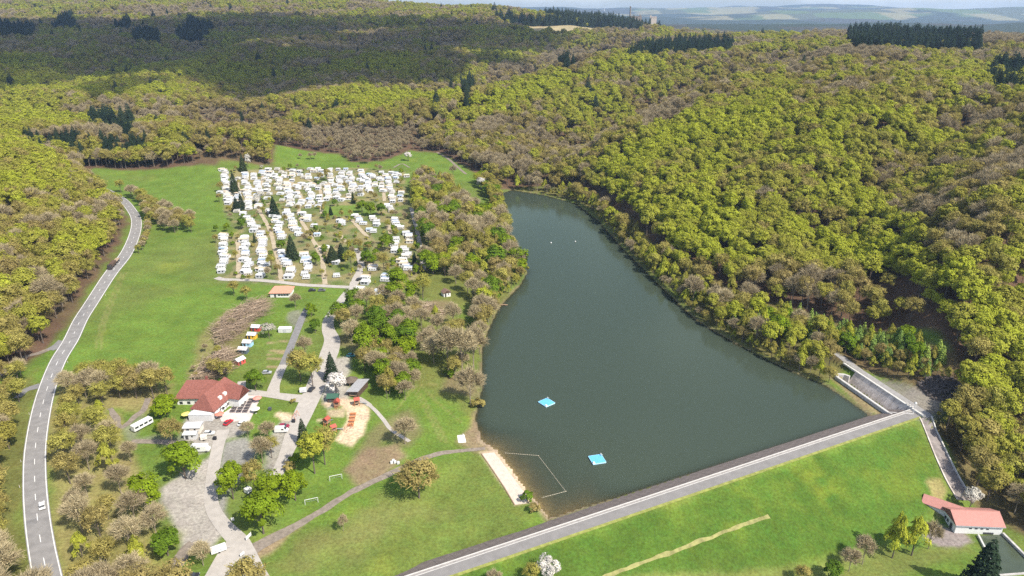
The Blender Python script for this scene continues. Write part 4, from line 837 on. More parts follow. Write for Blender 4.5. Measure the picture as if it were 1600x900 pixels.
ROWS = [
 ([(110,140),(125,200),(140,280),(148,350)], 'in the far leftmost row beside the meadow'), ([(195,400),(240,420),(285,480),(315,520)], 'in the slanting row at the left edge above the near rows'),
 ([(245,165),(255,240),(262,310),(265,385)], 'in the second far row from the left'), ([(300,170),(325,240),(335,300),(330,330)], 'in the third far row from the left'),
 ([(350,155),(380,190),(395,240)], 'beside the short far path'), ([(400,140),(440,190),(465,250)], 'in the fourth far row, next to the path'), ([(480,190),(510,260),(520,320),(525,365)], 'in the long far row left of the middle path'), ([(450,150),(500,180)], 'at the far hedge, left of the middle path'),
 ([(540,150),(590,185),(640,200)], 'at the far hedge beside the middle path'), ([(600,230),(640,280),(650,330),(640,370)], 'between the two middle paths'), ([(650,140),(695,165)], 'at the far hedge, middle of the campsite'), ([(680,225),(720,240)], 'beside the top of the middle path'),
 ([(770,140),(760,190)], 'at the far hedge right of the middle trees'), ([(750,240),(755,290),(750,330)], 'right of the grey lane head'), ([(815,190),(830,250),(835,330)], 'in the row above the inner lawn, left'), ([(885,160),(905,220),(900,300)], 'in the row above the inner lawn, middle'), ([(830,140),(880,140)], 'at the far hedge, right of the middle'),
 ([(950,150),(990,210),(1010,290)], 'in the row above the inner lawn, right'), ([(1020,190),(1050,250)], 'beside the far right path'), ([(1080,160),(1120,200),(1140,270),(1155,340)], 'in the long far right row'), ([(1150,160),(1205,185)], 'at the far right corner'), ([(1120,365),(1145,405)], 'on the lawn by the right edge lane'),
 ([(110,550),(112,620),(110,690),(108,770)], 'in the near leftmost row beside the meadow'), ([(250,555),(245,640),(262,720),(262,795)], 'in the second near row from the left'), ([(345,535),(350,620),(355,700),(355,800)], 'in the third near row from the left'),
 ([(395,395),(440,460),(460,520),(465,570)], 'right of the second path, upper'), ([(475,645),(490,700),(515,745),(525,800)], 'right of the second path, lower'), ([(505,400),(530,450),(560,510),(575,555)], 'left of the middle path, upper'), ([(615,670),(625,730),(615,810)], 'left of the middle path, lower'),
 ([(605,410),(640,465)], 'right of the middle path, upper'), ([(660,490),(720,500)], 'right of the middle path beside the hedge'), ([(695,540),(695,545)], 'alone right of the middle path'), ([(745,620),(745,625)], 'alone below the middle trees'), ([(800,710),(840,735)], 'above the round bed'), ([(800,795),(800,800)], 'inside the round hedged bed'),
 ([(835,455),(855,495)], 'below the inner lawn, left'), ([(915,425),(970,480)], 'below the inner lawn, middle'), ([(1020,440),(1065,490)], 'below the inner lawn, right'), ([(1010,510),(1030,530)], 'in the middle of the right pitches'),
 ([(1150,450),(1190,495),(1235,530),(1255,580)], 'in the right row along the edge lane, upper'), ([(1205,630),(1235,670),(1215,710),(1250,770)], 'in the right row along the edge lane, lower'), ([(1160,640),(1165,560)], 'left of the right row'), ([(1020,740),(1040,765)], 'behind the near right corner'),
 ([(985,810),(990,850)], 'at the near right corner by the lane'), ([(1095,800),(1105,825)], 'at the near right corner beside the green tree'), ([(950,885),(955,895)], 'nearest the lane at the right corner'), ([(1075,890),(1080,895)], 'nearest the bright green trees')]
taken = []
CAMP2 = gp([(343,262),(430,258),(560,258),(636,264),(648,330),(660,400),(668,440),(610,470),(560,470),(540,447),(480,445),(338,440),(333,370),(366,362),(342,330)])
for pts_, where in ROWS:
    W_ = gp(c5(pts_)); far_ = pts_[0][1] < 360; Q, s_ = resample(W_, 1.0)
    step = 5.6 if far_ else 5.9; a_ = 0.0
    while a_ <= s_[-1]:
        i = int(a_); p = Q[i] + np.array((random.uniform(-1.2, 1.2), random.uniform(-.5, .5)))
        for off in ((0,) if not far_ else (0, random.choice((-8.0, 8.0)))):
            x_, y_ = p[0] + off, p[1] + random.uniform(-1, 1) * (off != 0)
            if off and random.random() < .4: continue
            if not inside(x_, y_, CAMP2): continue
            if any(abs(x_ - u_) < 5.7 and abs(y_ - v_) < 4.3 for u_, v_ in taken): continue
            taken.append((x_, y_)); put_caravan(x_, y_, random.choice((0, 0, math.pi)) + random.uniform(-.22, .22), ('white caravan with awning ' + where), 'caravans ' + where, random.uniform(.82, .98))
        a_ += step * random.uniform(.95, 1.15)
PLACED.sort(key=lambda a: a[1])
for a in PLACED[:296]: really_put(*a)
fm_ = MB(); mats_c = [white, canvas_w, canvas_g, glassd, cream, canvas_b, canvas_t]
for x_, y_, rz, lb_, gr_, sc_ in PLACED[296:]:
    v = random.randrange(6, 12); M_ = Matrix.Translation((x_, y_, Hz(x_, y_) + .05)) @ Matrix.Rotation(rz, 4, 'Z') @ Matrix.Scale(sc_, 4)
    for ch_ in CV[v].children: fm_.add([M_ @ q.co for q in ch_.data.vertices], [tuple(f.vertices) for f in ch_.data.polygons], mats_c.index(ch_.data.materials[0]))
if fm_.v: tag(fm_.build('caravans', mats_c), 'farthest packed caravans along the far hedge of the campsite', 'caravans', kind='stuff')
for i_ in range(12):
    if not used[i_]: p = G(470 + 4 * i_, 300); CV[i_].location = p; CV[i_]['label'] = 'white caravan with awning in the middle of the far rows'; CV[i_]['group'] = 'caravans in the middle of the far rows'
print('caravans', NCV)
for i in range(80):
    for _ in range(30):
        xs = [p[0] for p in CAMP]; ys = [p[1] for p in CAMP]; x_ = random.uniform(min(xs), max(xs)); y_ = random.uniform(min(ys), max(ys))
        if inside(x_, y_, CAMP) and not any(abs(x_ - u_) < 4.6 and abs(y_ - v_) < 4.2 for u_, v_ in taken): break
    else: continue
    k_ = pick([('olive', .5), ('lime', .25), ('bare', .2), ('blossom', .05)]); tree(k_, x_, y_, random.uniform(3.5, 8), KW[k_] + ' on the pitches between the caravans', 'small trees between the caravans')
CAMPR = [p for p in gp([(500,322),(560,340),(650,345),(662,430),(600,470),(560,450),(505,445),(490,380)])]
for i in range(60):
    for _ in range(30):
        xs = [p[0] for p in CAMPR]; ys = [p[1] for p in CAMPR]; x_ = random.uniform(min(xs), max(xs)); y_ = random.uniform(min(ys), max(ys))
        if inside(x_, y_, CAMPR) and not any(abs(x_ - u_) < 4.8 and abs(y_ - v_) < 4.4 for u_, v_ in taken): break
    else: continue
    k_ = pick([('dense', .35), ('lime', .35), ('bare', .15), ('olive', .15)]); tree(k_, x_, y_, random.uniform(3.0, 7.5), KW[k_] + ' on the green pitches in the right half of the campsite', 'small trees in the right half of the campsite')
for i in range(110):
    for _ in range(20):
        xs = [p[0] for p in CAMP]; ys = [p[1] for p in CAMP]; x_ = random.uniform(min(xs), max(xs)); y_ = random.uniform(min(ys), max(ys))
        if inside(x_, y_, CAMP) and not any(abs(x_ - u_) < 4.6 and abs(y_ - v_) < 3.9 for u_, v_ in taken): break
    else: continue
    tree('shrub', x_, y_, random.uniform(1.8, 3.2), 'small garden shrub growing between the caravans', 'garden shrubs between the caravans', cat='shrub')

# ------------------------------------------------------------------ the dam
def DK(s, q, z): p = KA + KD * s + KN * q; return (float(p[0]), float(p[1]), z)
concw = mat('pale_concrete', (.50, .485, .455), .85, .10, .8); concg = mat('grey_concrete', (.42, .40, .38), .9, .22, .5, bump=.15); conc_dark = mat('facing_asphalt', (.17, .14, .125), .9, .2, .5); conc_st = mat('stained_concrete', (.50, .44, .39), .9, .35, .35, bump=.2)
dam = thing('dam', 'earth dam with grassed slope and asphalt crest road closing the lake', 'dam', (0, 0, 0))
def ribbon(name, m_, q0, q1, z0, z1, sa, sb, parent, th=.25, n=40):
    mb = MB(); 
    for i in range(n):
        a0, a1 = sa + (sb - sa) * i / n, sa + (sb - sa) * (i + 1) / n
        if i == 0: mb.v += [DK(a0, q0, z0), DK(a0, q1, z1), DK(a0, q1, z1 - th), DK(a0, q0, z0 - th)]
        mb.v += [DK(a1, q0, z0), DK(a1, q1, z1), DK(a1, q1, z1 - th), DK(a1, q0, z0 - th)]; o = 4 * i
        mb.f += [(o, o + 1, o + 5, o + 4), (o + 1, o + 2, o + 6, o + 5), (o + 3, o, o + 4, o + 7)]; mb.m += [0] * 3
    return mb.build(name, m_, parent)
S0, S1 = -75, KL + 4
ribbon('crest_road', mat('crest_asphalt', (.20, .19, .182), .9, .12, .3), 1.05, 5.2, CREST + .06, CREST + .06, S0, S1, dam)
ribbon('kerb', concw, -.42, -.10, CREST + .22, CREST + .22, S0, S1 - 3, dam, .5); ribbon('kerb_strip', mat('kerb_gravel', (.27, .25, .235), .95, .2, 1), -.10, .85, CREST + .05, CREST + .05, S0, S1, dam)
ribbon('kerb', concw, .85, 1.05, CREST + .14, CREST + .14, S0, S1, dam, .4); ribbon('verge', turfv, 5.2, 6.3, CREST + .03, CREST - .04, S0, S1 - 4, dam)
i_ = 0; a_ = S0; slab = None
while a_ < KL - 9:
    if slab is None:
        slab = MB(); p = [DK(0, -.6, CREST + .12), DK(5.94, -.6, CREST + .12), DK(5.94, -12.9, CREST + .12 - 6.0), DK(0, -12.9, CREST + .12 - 6.0)]; slab.v = p + [(v[0], v[1], v[2] - .3) for v in p]; slab.f = [(0, 3, 2, 1), (0, 1, 5, 4), (1, 2, 6, 5), (2, 3, 7, 6), (3, 0, 4, 7)]; slab.m = [0] * 5; slab = slab.mesh('facing_slab', conc_dark)
    o = bpy.data.objects.new('facing_slab', slab); COL.objects.link(o); o.parent = dam; o.location = (*(KD * a_), random.uniform(-.03, .03)); a_ += 6
tag(strip('berm_path', gp([(1202,807),(1150,825),(1080,851),(1010,877),(965,894),(930,908)]), 1.3, mat('dry_grass_path', (.235, .225, .085), .95, .3, .5), .06, ncross=3, jit=.9), kind='structure')

def wall(name, P, th, h, m_, parent=None, base=None, down=.8, tops=None):
    """wall swept along world points (x, y, z of its foot)"""
    mb = MB(); n_ = len(P); P = [Vector(p) for p in P]
    for i, p in enumerate(P):
        d = (P[min(i + 1, n_ - 1)] - P[max(i - 1, 0)]); d.z = 0; d.normalize(); nn = Vector((-d.y, d.x, 0)) * th / 2; hh = h if not isinstance(h, (list, tuple)) else h[i]
        mb.v += [tuple(p + nn - Vector((0, 0, down))), tuple(p - nn - Vector((0, 0, down))), tuple(p - nn + Vector((0, 0, hh))), tuple(p + nn + Vector((0, 0, hh)))]
        if i: o = 4 * (i - 1); mb.f += [(o + 1, o + 5, o + 6, o + 2), (o + 2, o + 6, o + 7, o + 3), (o + 3, o + 7, o + 4, o)]
    o = 4 * (n_ - 1); mb.f += [(0, 1, 2, 3), (o + 3, o + 2, o + 1, o)]; mb.m = [0] * len(mb.f)
    return mb.build(name, m_, parent)
# side-channel spillway
sp = thing('spillway', 'concrete side spillway trough with sloping ribbed wall at the right end of the dam', 'spillway')
W0 = np.array(U(1303, 585, 2.4)); W1 = np.array(U(1388, 644, 2.4)); WD = (W1 - W0)[:2]; WL = float(np.hypot(*WD)); WD /= WL; WN = np.array((-WD[1], WD[0]))
if WN[0] < 0: WN = -WN
def SK(a, o, z): p = W0[:2] + WD * a + WN * o; return (float(p[0]), float(p[1]), float(z))
wall('weir_wall', [SK(3.5, 6.2, 0), SK(1.2, 5.0, 0), SK(0, 2.4, 0), SK(.8, .6, 0), SK(3, 0, 0)] + [SK(a, 0, 0) for a in np.linspace(6, WL, 8)], 1.3, 2.4, concg, sp, down=4)
wall('weir_coping', [SK(3.5, 6.2, 2.4), SK(1.2, 5.0, 2.4), SK(0, 2.4, 2.4), SK(.8, .6, 2.4), SK(3, 0, 2.4)] + [SK(a, 0, 2.4) for a in np.linspace(6, WL, 8)], .9, .10, concw, sp, down=.02)
nP = 11
for i in range(nP):
    a0, a1 = 3 + (WL + 8 - 3) * i / nP, 3 + (WL + 8 - 3) * (i + 1) / nP - .12
    MB().add([SK(a0, 5.2, -2.6), SK(a1, 5.2, -2.6), SK(a1, 9.6, 4.1), SK(a0, 9.6, 4.1), SK(a0, 5.2, -3.4), SK(a1, 5.2, -3.4), SK(a1, 10.4, 4.1), SK(a0, 10.4, 4.1)], [(0, 1, 2, 3), (3, 2, 6, 7), (0, 3, 7, 4), (1, 5, 6, 2)]).build('wall_panel', conc_st, sp)
wall('wall_coping', [SK(a, 10.0, 4.05) for a in np.linspace(-6, WL + 9, 12)], 1.0, .35, concw, sp, down=.5)
MB().add([SK(1, .6, -2.4), SK(WL + 6, .6, -2.4), SK(WL + 6, 5.4, -2.4), SK(1, 5.4, -2.4)], [(0, 1, 2, 3)]).build('trough_floor', concg, sp)
tag(strip('spillway_path', [SK(a, 12.4 + (.0 if a > 0 else -a * .1), 0) for a in np.linspace(-22, WL + 10, 14)], 3.8, mat('path_asphalt', (.27, .26, .25), .9, .15, .5), .12, ncross=4), kind='structure')
wall('end_wall', [SK(WL, 0, 0), SK(WL + 2.2, 2.0, 0), SK(WL + 4.2, 4.5, 0), SK(WL + 6, 7.5, 0)], .7, [2.5, 3.2, 3.7, 4.0], concg, sp, down=4)
wall('end_pier', [SK(WL, 0, 0), SK(WL + 4.5, -.6, 0)], 1.0, [2.4, 3.6], concg, sp, down=4)
for a, o_ in ((WL + 1.0, 10.0), (WL - .5, 10.0), (WL + 2.4, 10)): MB().box(SK(a, o_, 4.4), (.5, .5, .6)).box(SK(a, o_, 5.0), (.7, .7, .12)).build('valve_post', concw, sp)
lp = thing('lamp_post', 'white lamp post at the end of the spillway on the dam crest', 'lamp', SK(WL + 5.6, 7.6, CREST)); MB().tube((0, 0, 0), (0, 0, 5.2), .13, .09, 8).build('pole', white, lp); MB().box((0, 0, 5.2), (.9, .9, .5)).box((0, 0, 5.7), (.6, .6, .2)).build('lamp_head', white, lp)
# chute down to the pump house
ch = thing('spillway_chute', 'concrete chute curving down beside the dam slope towards the pump house', 'chute')
CPX = gp([(1446,653),(1457,680),(1472,715),(1490,752),(1508,782)])
q_, _ = resample(CPX, 2.0)
def side(off, n_=26):
    Q, s_ = resample(CPX, 2.0); T = np.gradient(Q, axis=0); T /= np.hypot(*T.T)[:, None]; N_ = np.stack([-T[:, 1], T[:, 0]], 1); W_ = np.linspace(2.4, 3.4, len(Q)); P = Q + N_ * (off * W_)[:, None]; return [(p[0], p[1], Hz(p[0], p[1])) for p in P]
strip('chute_floor', CPX, [4.6, 5.2, 6.4], mat('chute_concrete', (.20, .175, .165), .9, .3, .4), .10, parent=ch, ncross=4)
wall('chute_wall', side(1), .45, .9, concw, ch); wall('chute_wall', side(-1), .45, .5, conc_st, ch)
# pump house
brickr = mat('roof_red', (.40, .19, .16), .8, .08, 1.2); wallw = mat('plaster_white', (.66, .655, .63), .85, .05, .8); doorm = mat('dark_door', (.06, .06, .065), .6); tiler = mat('roof_tiles', (.215, .082, .064), .85, .22, 1.5, bump=.2)
F0 = G(1491, 833); F1 = G(1564, 836); ex = (F1 - F0)[:2]; PL = float(np.hypot(*ex)); prz = math.atan2(ex[1], ex[0])
ph = thing('pump_house', 'white pump house with pink-red gable roof and narrow wing below the dam', 'building', (F0[0], F0[1], F0[2] - .1), prz)
PD = 9.5
MB().box((PL / 2, PD / 2, -1), (PL, PD, 5.0)).build('walls', wallw, ph)
gb = MB()
for xx in (0.02, PL - .02): gb.add([(xx, 0, 4), (xx, PD, 4), (xx, PD / 2, 6.6)], [(0, 1, 2)])
gb.build('gable', wallw, ph)
rf = MB().gable(0, PL, 0, PD, 3.95, 6.75, 'x', .55, .2).build('roof', brickr, ph); MB().tube((-.5, PD / 2, 7.0), (PL + .5, PD / 2, 7.0), .14, k=6).build('ridge_cap', brickr, rf)
MB().tube((-.5, -.62, 3.95), (PL + .5, -.62, 3.95), .1, k=6).build('gutter', steel, rf)
d_ = MB().box((-.03, 2.8, 0), (.1, 1.5, 2.5)).build('door', doorm, ph); MB().box((-.03, 5.2, 1.0), (.1, 1.1, 1.3)).build('window', glassd, ph); MB().box((-.03, 6.9, 1.0), (.1, 1.1, 1.3)).build('window', glassd, ph)
for xx in (5.2, 7.2, 9.2, 11.2): MB().box((xx, -.03, 2.3), (.9, .1, .5)).build('vent_window', glassd, ph)
MB().box((PL * .72, -.04, -.4), (3.6, .12, 1.5)).build('outlet_gate', doorm, ph)
wg = bpy.data.objects.new('wing', MB().box((0, 0, -2), (13.5, 6.0, 5.6)).mesh('wing', wallw)); COL.objects.link(wg); wg.parent = ph; wg.location = (1.0, PD + 2.2, 0); wg.rotation_euler.z = R(146)
wg.location = (1.0, PD + 1.6, 0); MB().gable(-6.75, 6.75, -3.0, 3.0, 3.6, 5.5, 'x', .4, .18).build('wing_roof', brickr, wg)
ap = thing('stilling_basin', 'rectangular concrete basin of green water in front of the pump house', 'basin'); BP = gp([(1528,838),(1566,836),(1625,895),(1560,900)]); bz = min(p[2] for p in BP) + .1
MB().add([(p[0], p[1], bz + .15) for p in BP], [(0, 1, 2, 3)][::-1]).build('basin_water', mat('basin_water', (.06, .075, .045), .12, .1, .2, spec=.5), ap)
wall('basin_wall', [(*BP[1][:2], bz), (*BP[2][:2], bz)], .8, 1.1, concg, ap); wall('basin_wall', [(*BP[0][:2], bz), (*BP[3][:2], bz)], .6, .8, concw, ap); wall('basin_wall', [(*BP[3][:2], bz), (*BP[2][:2], bz)], .7, .5, concg, ap)
# riprap heap right of the spillway path
rk = MB(); rk_p = gp([(1432,600),(1455,588),(1490,590),(1508,612),(1490,630),(1455,625)])
for i in range(420):
    while True:
        x_ = random.uniform(min(p[0] for p in rk_p), max(p[0] for p in rk_p)); y_ = random.uniform(min(p[1] for p in rk_p), max(p[1] for p in rk_p))
        if inside(x_, y_, rk_p): break
    s_ = random.uniform(.4, 1.1); rk.box((x_, y_, Hz(x_, y_) - .2 + random.random() * .5), (s_ * 1.3, s_, s_ * .9), random.random() * 3, taper=.7)
tag(rk.build('rock_heap', mat('dark_rock', (.10, .085, .078), .95, .35, .7)), 'dark heap of brush and broken rock beside the spillway path', 'rocks', kind='stuff')

# ------------------------------------------------------------------ beach, platforms, buoys
poolb = mat('pontoon_blue', (.11, .40, .66), .55, .05, 1); ropew = mat('float_white', (.46, .41, .31), .6)
def pontoon(px, py, rz, lab):
    p = U(px, py, 0); t = thing('swimming_platform', lab, 'pontoon', (p[0], p[1], 0), rz, 'swimming platforms'); MB().box((0, 0, .30), (5.4, 5.4, .26)).build('deck', poolb, t, .05)
    for s_ in (-1, 1): MB().box((0, s_ * 2.0, -.25), (5.2, .9, .55)).build('float', mat('float_dark', (.08, .14, .2), .6), t)
    MB().box((-2.75, 0, .12), (.1, 5.4, .44)).box((0, -2.75, .12), (5.4, .1, .44)).box((2.75, 0, .12), (.1, 5.4, .44)).box((0, 2.75, .12), (5.4, .1, .44)).build('edge_board', mat('pontoon_edge', (.45, .68, .82), .5), t)
    l = MB(); 
    for s_ in (-.35, .35): l.tube((2.3 + .0, 2.0 + s_, .3), (2.3, 2.0 + s_, 1.35), .06).tube((2.3, 2.0 + s_, 1.35), (2.9, 2.0 + s_, .9), .06)
    for z in (.7, 1.0, 1.3): l.tube((2.32, 1.65, z), (2.32, 2.35, z), .05)
    l.build('ladder', white, t); MB().box((-2.2, -2.2, .56), (1.0, 1.0, .5), taper=.6).build('diving_step', white, t); return t
pontoon(854, 630, R(38), 'light blue square swimming platform in mid lake, farther of the two'); pontoon(933, 719, R(14), 'light blue square swimming platform nearer the dam, closer of the two')
for px_, py_, lab in ((861, 380, 'white buoy on the far lake, left of the pair'), (899, 378, 'white buoy on the far lake, right of the pair')):
    p = U(px_, py_, 0); b_ = thing('buoy', lab, 'buoy', tuple(p)); m_ = MB(); 
    for i in range(6): a0, a1 = -1.2 + i * .4, -.8 + i * .4; m_.tube((0, 0, .35 + .55 * math.sin(a0)), (0, 0, .35 + .55 * math.sin(a1)), .55 * math.cos(a0) + .02, .55 * math.cos(a1) + .02, 10)
    m_.build('float', white, b_); MB().tube((0, 0, .8), (0, 0, 1.3), .06).build('mast', steel, b_)
fl = thing('swim_line', 'string of white floats fencing off the shallow bathing water', 'float line'); FPX_ = [(792, 709), (815, 710), (840, 712), (850, 725), (862, 741), (884, 768), (868, 772), (848, 778)]; Q, s_ = resample([U(a, b, 0) for a, b in FPX_], .9)
FPW = [U(a, b, 0) for a, b in ((790,708),(841,712),(884,768),(846,778))]; Q = np.vstack([np.linspace(FPW[i][:2], FPW[i + 1][:2], int(np.linalg.norm(FPW[i + 1] - FPW[i]) / .8)) for i in range(3)])
fm = MB().tube((-.3, 0, .06), (.3, 0, .06), .085, k=6).mesh('float', ropew); rp_ = MB()
for i in range(len(Q) - 1):
    d = Q[i + 1] - Q[i]; o = bpy.data.objects.new('float', fm); COL.objects.link(o); o.parent = fl; o.location = (*Q[i], 0); o.rotation_euler.z = math.atan2(d[1], d[0]); rp_.tube((*Q[i], .05), (*Q[i + 1], .05), .03, k=3)
rp_.build('rope', ropew, fl)
bw_ = gp([(752,709),(770,735),(788,762),(804,789)]); wb = wall('beach_edging', [(p[0], p[1], p[2]) for p in bw_], .35, .25, wood); tag(wb, 'low timber edging along the grass side of the sandy beach', 'edging')
BSP = gp([(753,709),(772,707),(788,727),(806,752),(826,778),(822,787),(805,789),(788,762),(770,735)])
bs = MB().add([(p[0], p[1], Hz(p[0], p[1]) + .08) for p in BSP] , [(0, 1, 2, 8), (2, 3, 7, 8), (3, 4, 5, 6), (3, 6, 7)]); tag(bs.build('beach_sand', mat('beach_sand', (.50, .43, .36), .95, .10, .6)), kind='structure')
p = G(721, 686); sb = thing('concrete_slab', 'white concrete slab on the bare earth above the beach', 'slab', tuple(p), .2); MB().box((0, 0, -.1), (3.2, 5.5, .35)).build('slab', wallw, sb, .04); MB().box((1.0, 2.2, .25), (.5, .5, .6)).build('block', concg, sb)
p = U(784, 477, .0); jt = thing('jetty', 'short wooden jetty on the left bank of the lake', 'jetty', tuple(p), -.15)
for i in range(9): MB().box((-3.2 + i * .8, 0, .5), (.7, 1.5, .08)).build('plank', wood, jt)
for xx in (-2, 0.3, 2.6):
    for s_ in (-1, 1): MB().tube((xx, s_ * .6, -2), (xx, s_ * .6, .6), .09).build('post', wood, jt)

# ------------------------------------------------------------------ small buildings
def house(name, lab, loc, rz, L_, W_, h, hr, rm, wm_, axis='x', hip=0, door='y', over=.4, wins=3, cat='building', group=None, chimney=False):
    t = thing(name, lab, cat, loc, rz, group); MB().box((0, 0, -.6), (L_, W_, h + .6)).build('walls', wm_, t)
    g_ = MB()
    if not hip:
        if axis == 'x':
            for s_ in (-1, 1): g_.add([(s_ * (L_/2 - .02), -W_/2, h), (s_ * (L_/2 - .02), W_/2, h), (s_ * (L_/2 - .02), 0, hr - .05)], [(0, 1, 2)])
        else:
            for s_ in (-1, 1): g_.add([(-L_/2, s_ * (W_/2 - .02), h), (L_/2, s_ * (W_/2 - .02), h), (0, s_ * (W_/2 - .02), hr - .05)], [(0, 1, 2)])
        g_.build('gable', wm_, t)
    r_ = MB().gable(-L_/2, L_/2, -W_/2, W_/2, h - .02, hr, axis, over, .16, hip=hip).build('roof', rm, t)
    if chimney: MB().box((L_ * .2, .6, hr - .8), (.8, .8, 1.8)).build('chimney', tiler, r_)
    d_ = MB().box((-L_ * .25, -W_/2 - .02, 0), (1.1, .1, 2.1)).build('door', doorm, t); MB().box((-L_ * .25 + .4, -W_/2 - .1, 1.0), (.12, .06, .06)).build('handle', steel, d_)
    for i in range(wins): MB().box((L_ * (-.05 + .42 * i / max(1, wins - 1)) if wins > 1 else L_ * .2, -W_/2 - .02, 1.0), (L_ * .12, .1, 1.0)).build('window', glassd, t)
    return t
terr = mat('terracotta_roof', (.52, .24, .165), .85, .15, 1.5, bump=.2); plinth = mat('plaster_cream', (.66, .60, .52), .9, .08, 1)
p = G(438, 464); house('wash_house', 'wash house with terracotta hip roof below the campsite lane', (p[0], p[1] + 4, p[2]), .05, 11.5, 9.5, 2.8, 5.4, terr, wallw, hip=2.6, wins=4, over=.7)
for px_, py_, c_, lab in ((401, 516, (.50, .06, .05), 'red hut with white roof, farthest of the five on the lawn'), (395, 528, (.70, .42, .04), 'yellow hut with white roof, second farthest of the five on the lawn'), (388, 540, (.33, .55, .72), 'light blue hut with white roof, middle of the five on the lawn'), (381, 551, (.09, .12, .14), 'dark slate hut with white roof on the lawn'), (375, 568, (.50, .09, .07), 'red hut with pale sides, nearest of the five on the lawn')):
    p = G(px_, py_); hm = mat('hut_%d' % px_, c_, .7, .08, 2); house('camping_hut', lab, tuple(p), R(-6) if py_ < 560 else R(60), 4.2, 3.3, 2.2, 3.3, canvas_w, hm, wins=1, over=.3, cat='hut', group='coloured camping huts', axis='x')
p = G(446, 518); tn = thing('party_tent', 'long white marquee tent on the lawn beside the blossoming tree', 'tent', tuple(p), .05); MB().box((0, 0, 0), (6.5, 3.2, 2.1)).build('walls', canvas_w, tn); MB().gable(-3.25, 3.25, -1.6, 1.6, 2.08, 3.0, 'x', .15, .06, hip=.5).build('roof', canvas_w, tn); MB().box((0, -1.62, 0), (1.6, .06, 1.8)).build('opening', canvas_g, tn)
# restaurant
p = G(318, 655); z0 = p[2]; RX, RY = p[0], p[1]
rs_ = thing('restaurant', 'large restaurant with red tiled roofs and half-timbered gable beside the terrace', 'building', (RX, RY, z0 - .1))
def wing(name, cx, cy, rz, L_, W_, h, hr, axis, hip, wins=4):
    w_ = MB().box((0, 0, -.8), (L_, W_, h + .8)).build(name, wallw, rs_); w_.location = (cx - RX, cy - RY, 0); w_.rotation_euler.z = rz
    MB().gable(-L_/2, L_/2, -W_/2, W_/2, h - .02, hr, axis, .8, .25, hip=hip).build('roof', tiler, w_); return w_
e0 = U(276, 623, z0 + 4); e1 = U(330, 621, z0 + 4)
wA = wing('wing_wall', (e0[0] + e1[0]) / 2 + 1, e0[1] + 6.2, R(2), float(e1[0] - e0[0]) + 3, 11, 4, 9.6, 'x', 4.0)
for i in range(5): MB().box((-7 + i * 3.2, -5.53, 1.2), (1.3, .1, 1.2)).build('window', glassd, wA)
fa = U(305, 641, z0 + 3.6); fb = U(334, 640, z0 + 3.6); ba = U(368, 609, z0 + 4); mid = ((fa + fb) / 2 + (ba + U(338, 609, z0 + 4)) / 2) / 2; axv = (ba - fb)[:2]; brz = math.atan2(axv[1], axv[0]) - math.pi / 2; bl = float(np.hypot(*axv))
wB = wing('wing_wall', mid[0], mid[1] + 1.5, brz, 9.6, bl + 3.5, 3.8, 9.9, 'y', 3.2)
beam = mat('timber_beam', (.05, .035, .028), .8)
bmx = MB(); hl = (bl + 3.5) / 2
for i in range(10): bmx.box((4.83, -hl + .4 + i * (2 * hl - .8) / 9, 0), (.12, .28, 3.8))
bmx.box((4.84, 0, 1.8), (.12, 2 * hl, .25)).box((4.84, 0, 3.45), (.12, 2 * hl, .3)); bmx.build('timber_frame', beam, wB)
for i in range(4): MB().box((4.83, -hl + 3 + i * 3.4, .9), (.1, 1.6, .9)).build('window', glassd, wB)
xg = MB().box((7.2, hl * .42, -.8), (5.2, 7.0, 4.9)).build('cross_gable', wallw, wB); MB().gable(4.0 - 3.5, 10.0, hl * .42 - 3.6, hl * .42 + 3.6, 4.05, 8.6, 'x', .5, .22, hip=.0).build('cross_roof', tiler, wB)
MB().add([(9.82, hl * .42 - 3.5, 4.1), (9.82, hl * .42 + 3.5, 4.1), (9.82, hl * .42, 8.2)], [(0, 1, 2)]).build('gable', wallw, wB)
for yy in (-hl * .3, hl * .05): dm_ = MB().box((3.2, yy, 5.2), (2.2, 1.6, 1.5)).build('dormer', wallw, wB)
for xx in (-5, 0, 4): MB().add([(xx - .5, -3.5, 6.55), (xx + .5, -3.5, 6.55), (xx + .5, -2.6, 7.4), (xx - .5, -2.6, 7.4)], [(0, 1, 2, 3)]).build('skylight', wallw, wA)
MB().box((2.5, 1.2, 9.2), (.9, .9, 1.6)).build('chimney', tiler, wA)
p = G(314, 658); mq = thing('marquee', 'white flat-roofed marquee in front of the restaurant', 'marquee', (p[0], p[1] + 3.2, p[2]), .0); MB().box((0, 0, 0), (9.6, 6.6, 3.0)).build('walls', canvas_w, mq); MB().gable(-4.8, 4.8, -3.3, 3.3, 2.98, 3.9, 'x', .15, .06, hip=2).build('roof', canvas_w, mq)
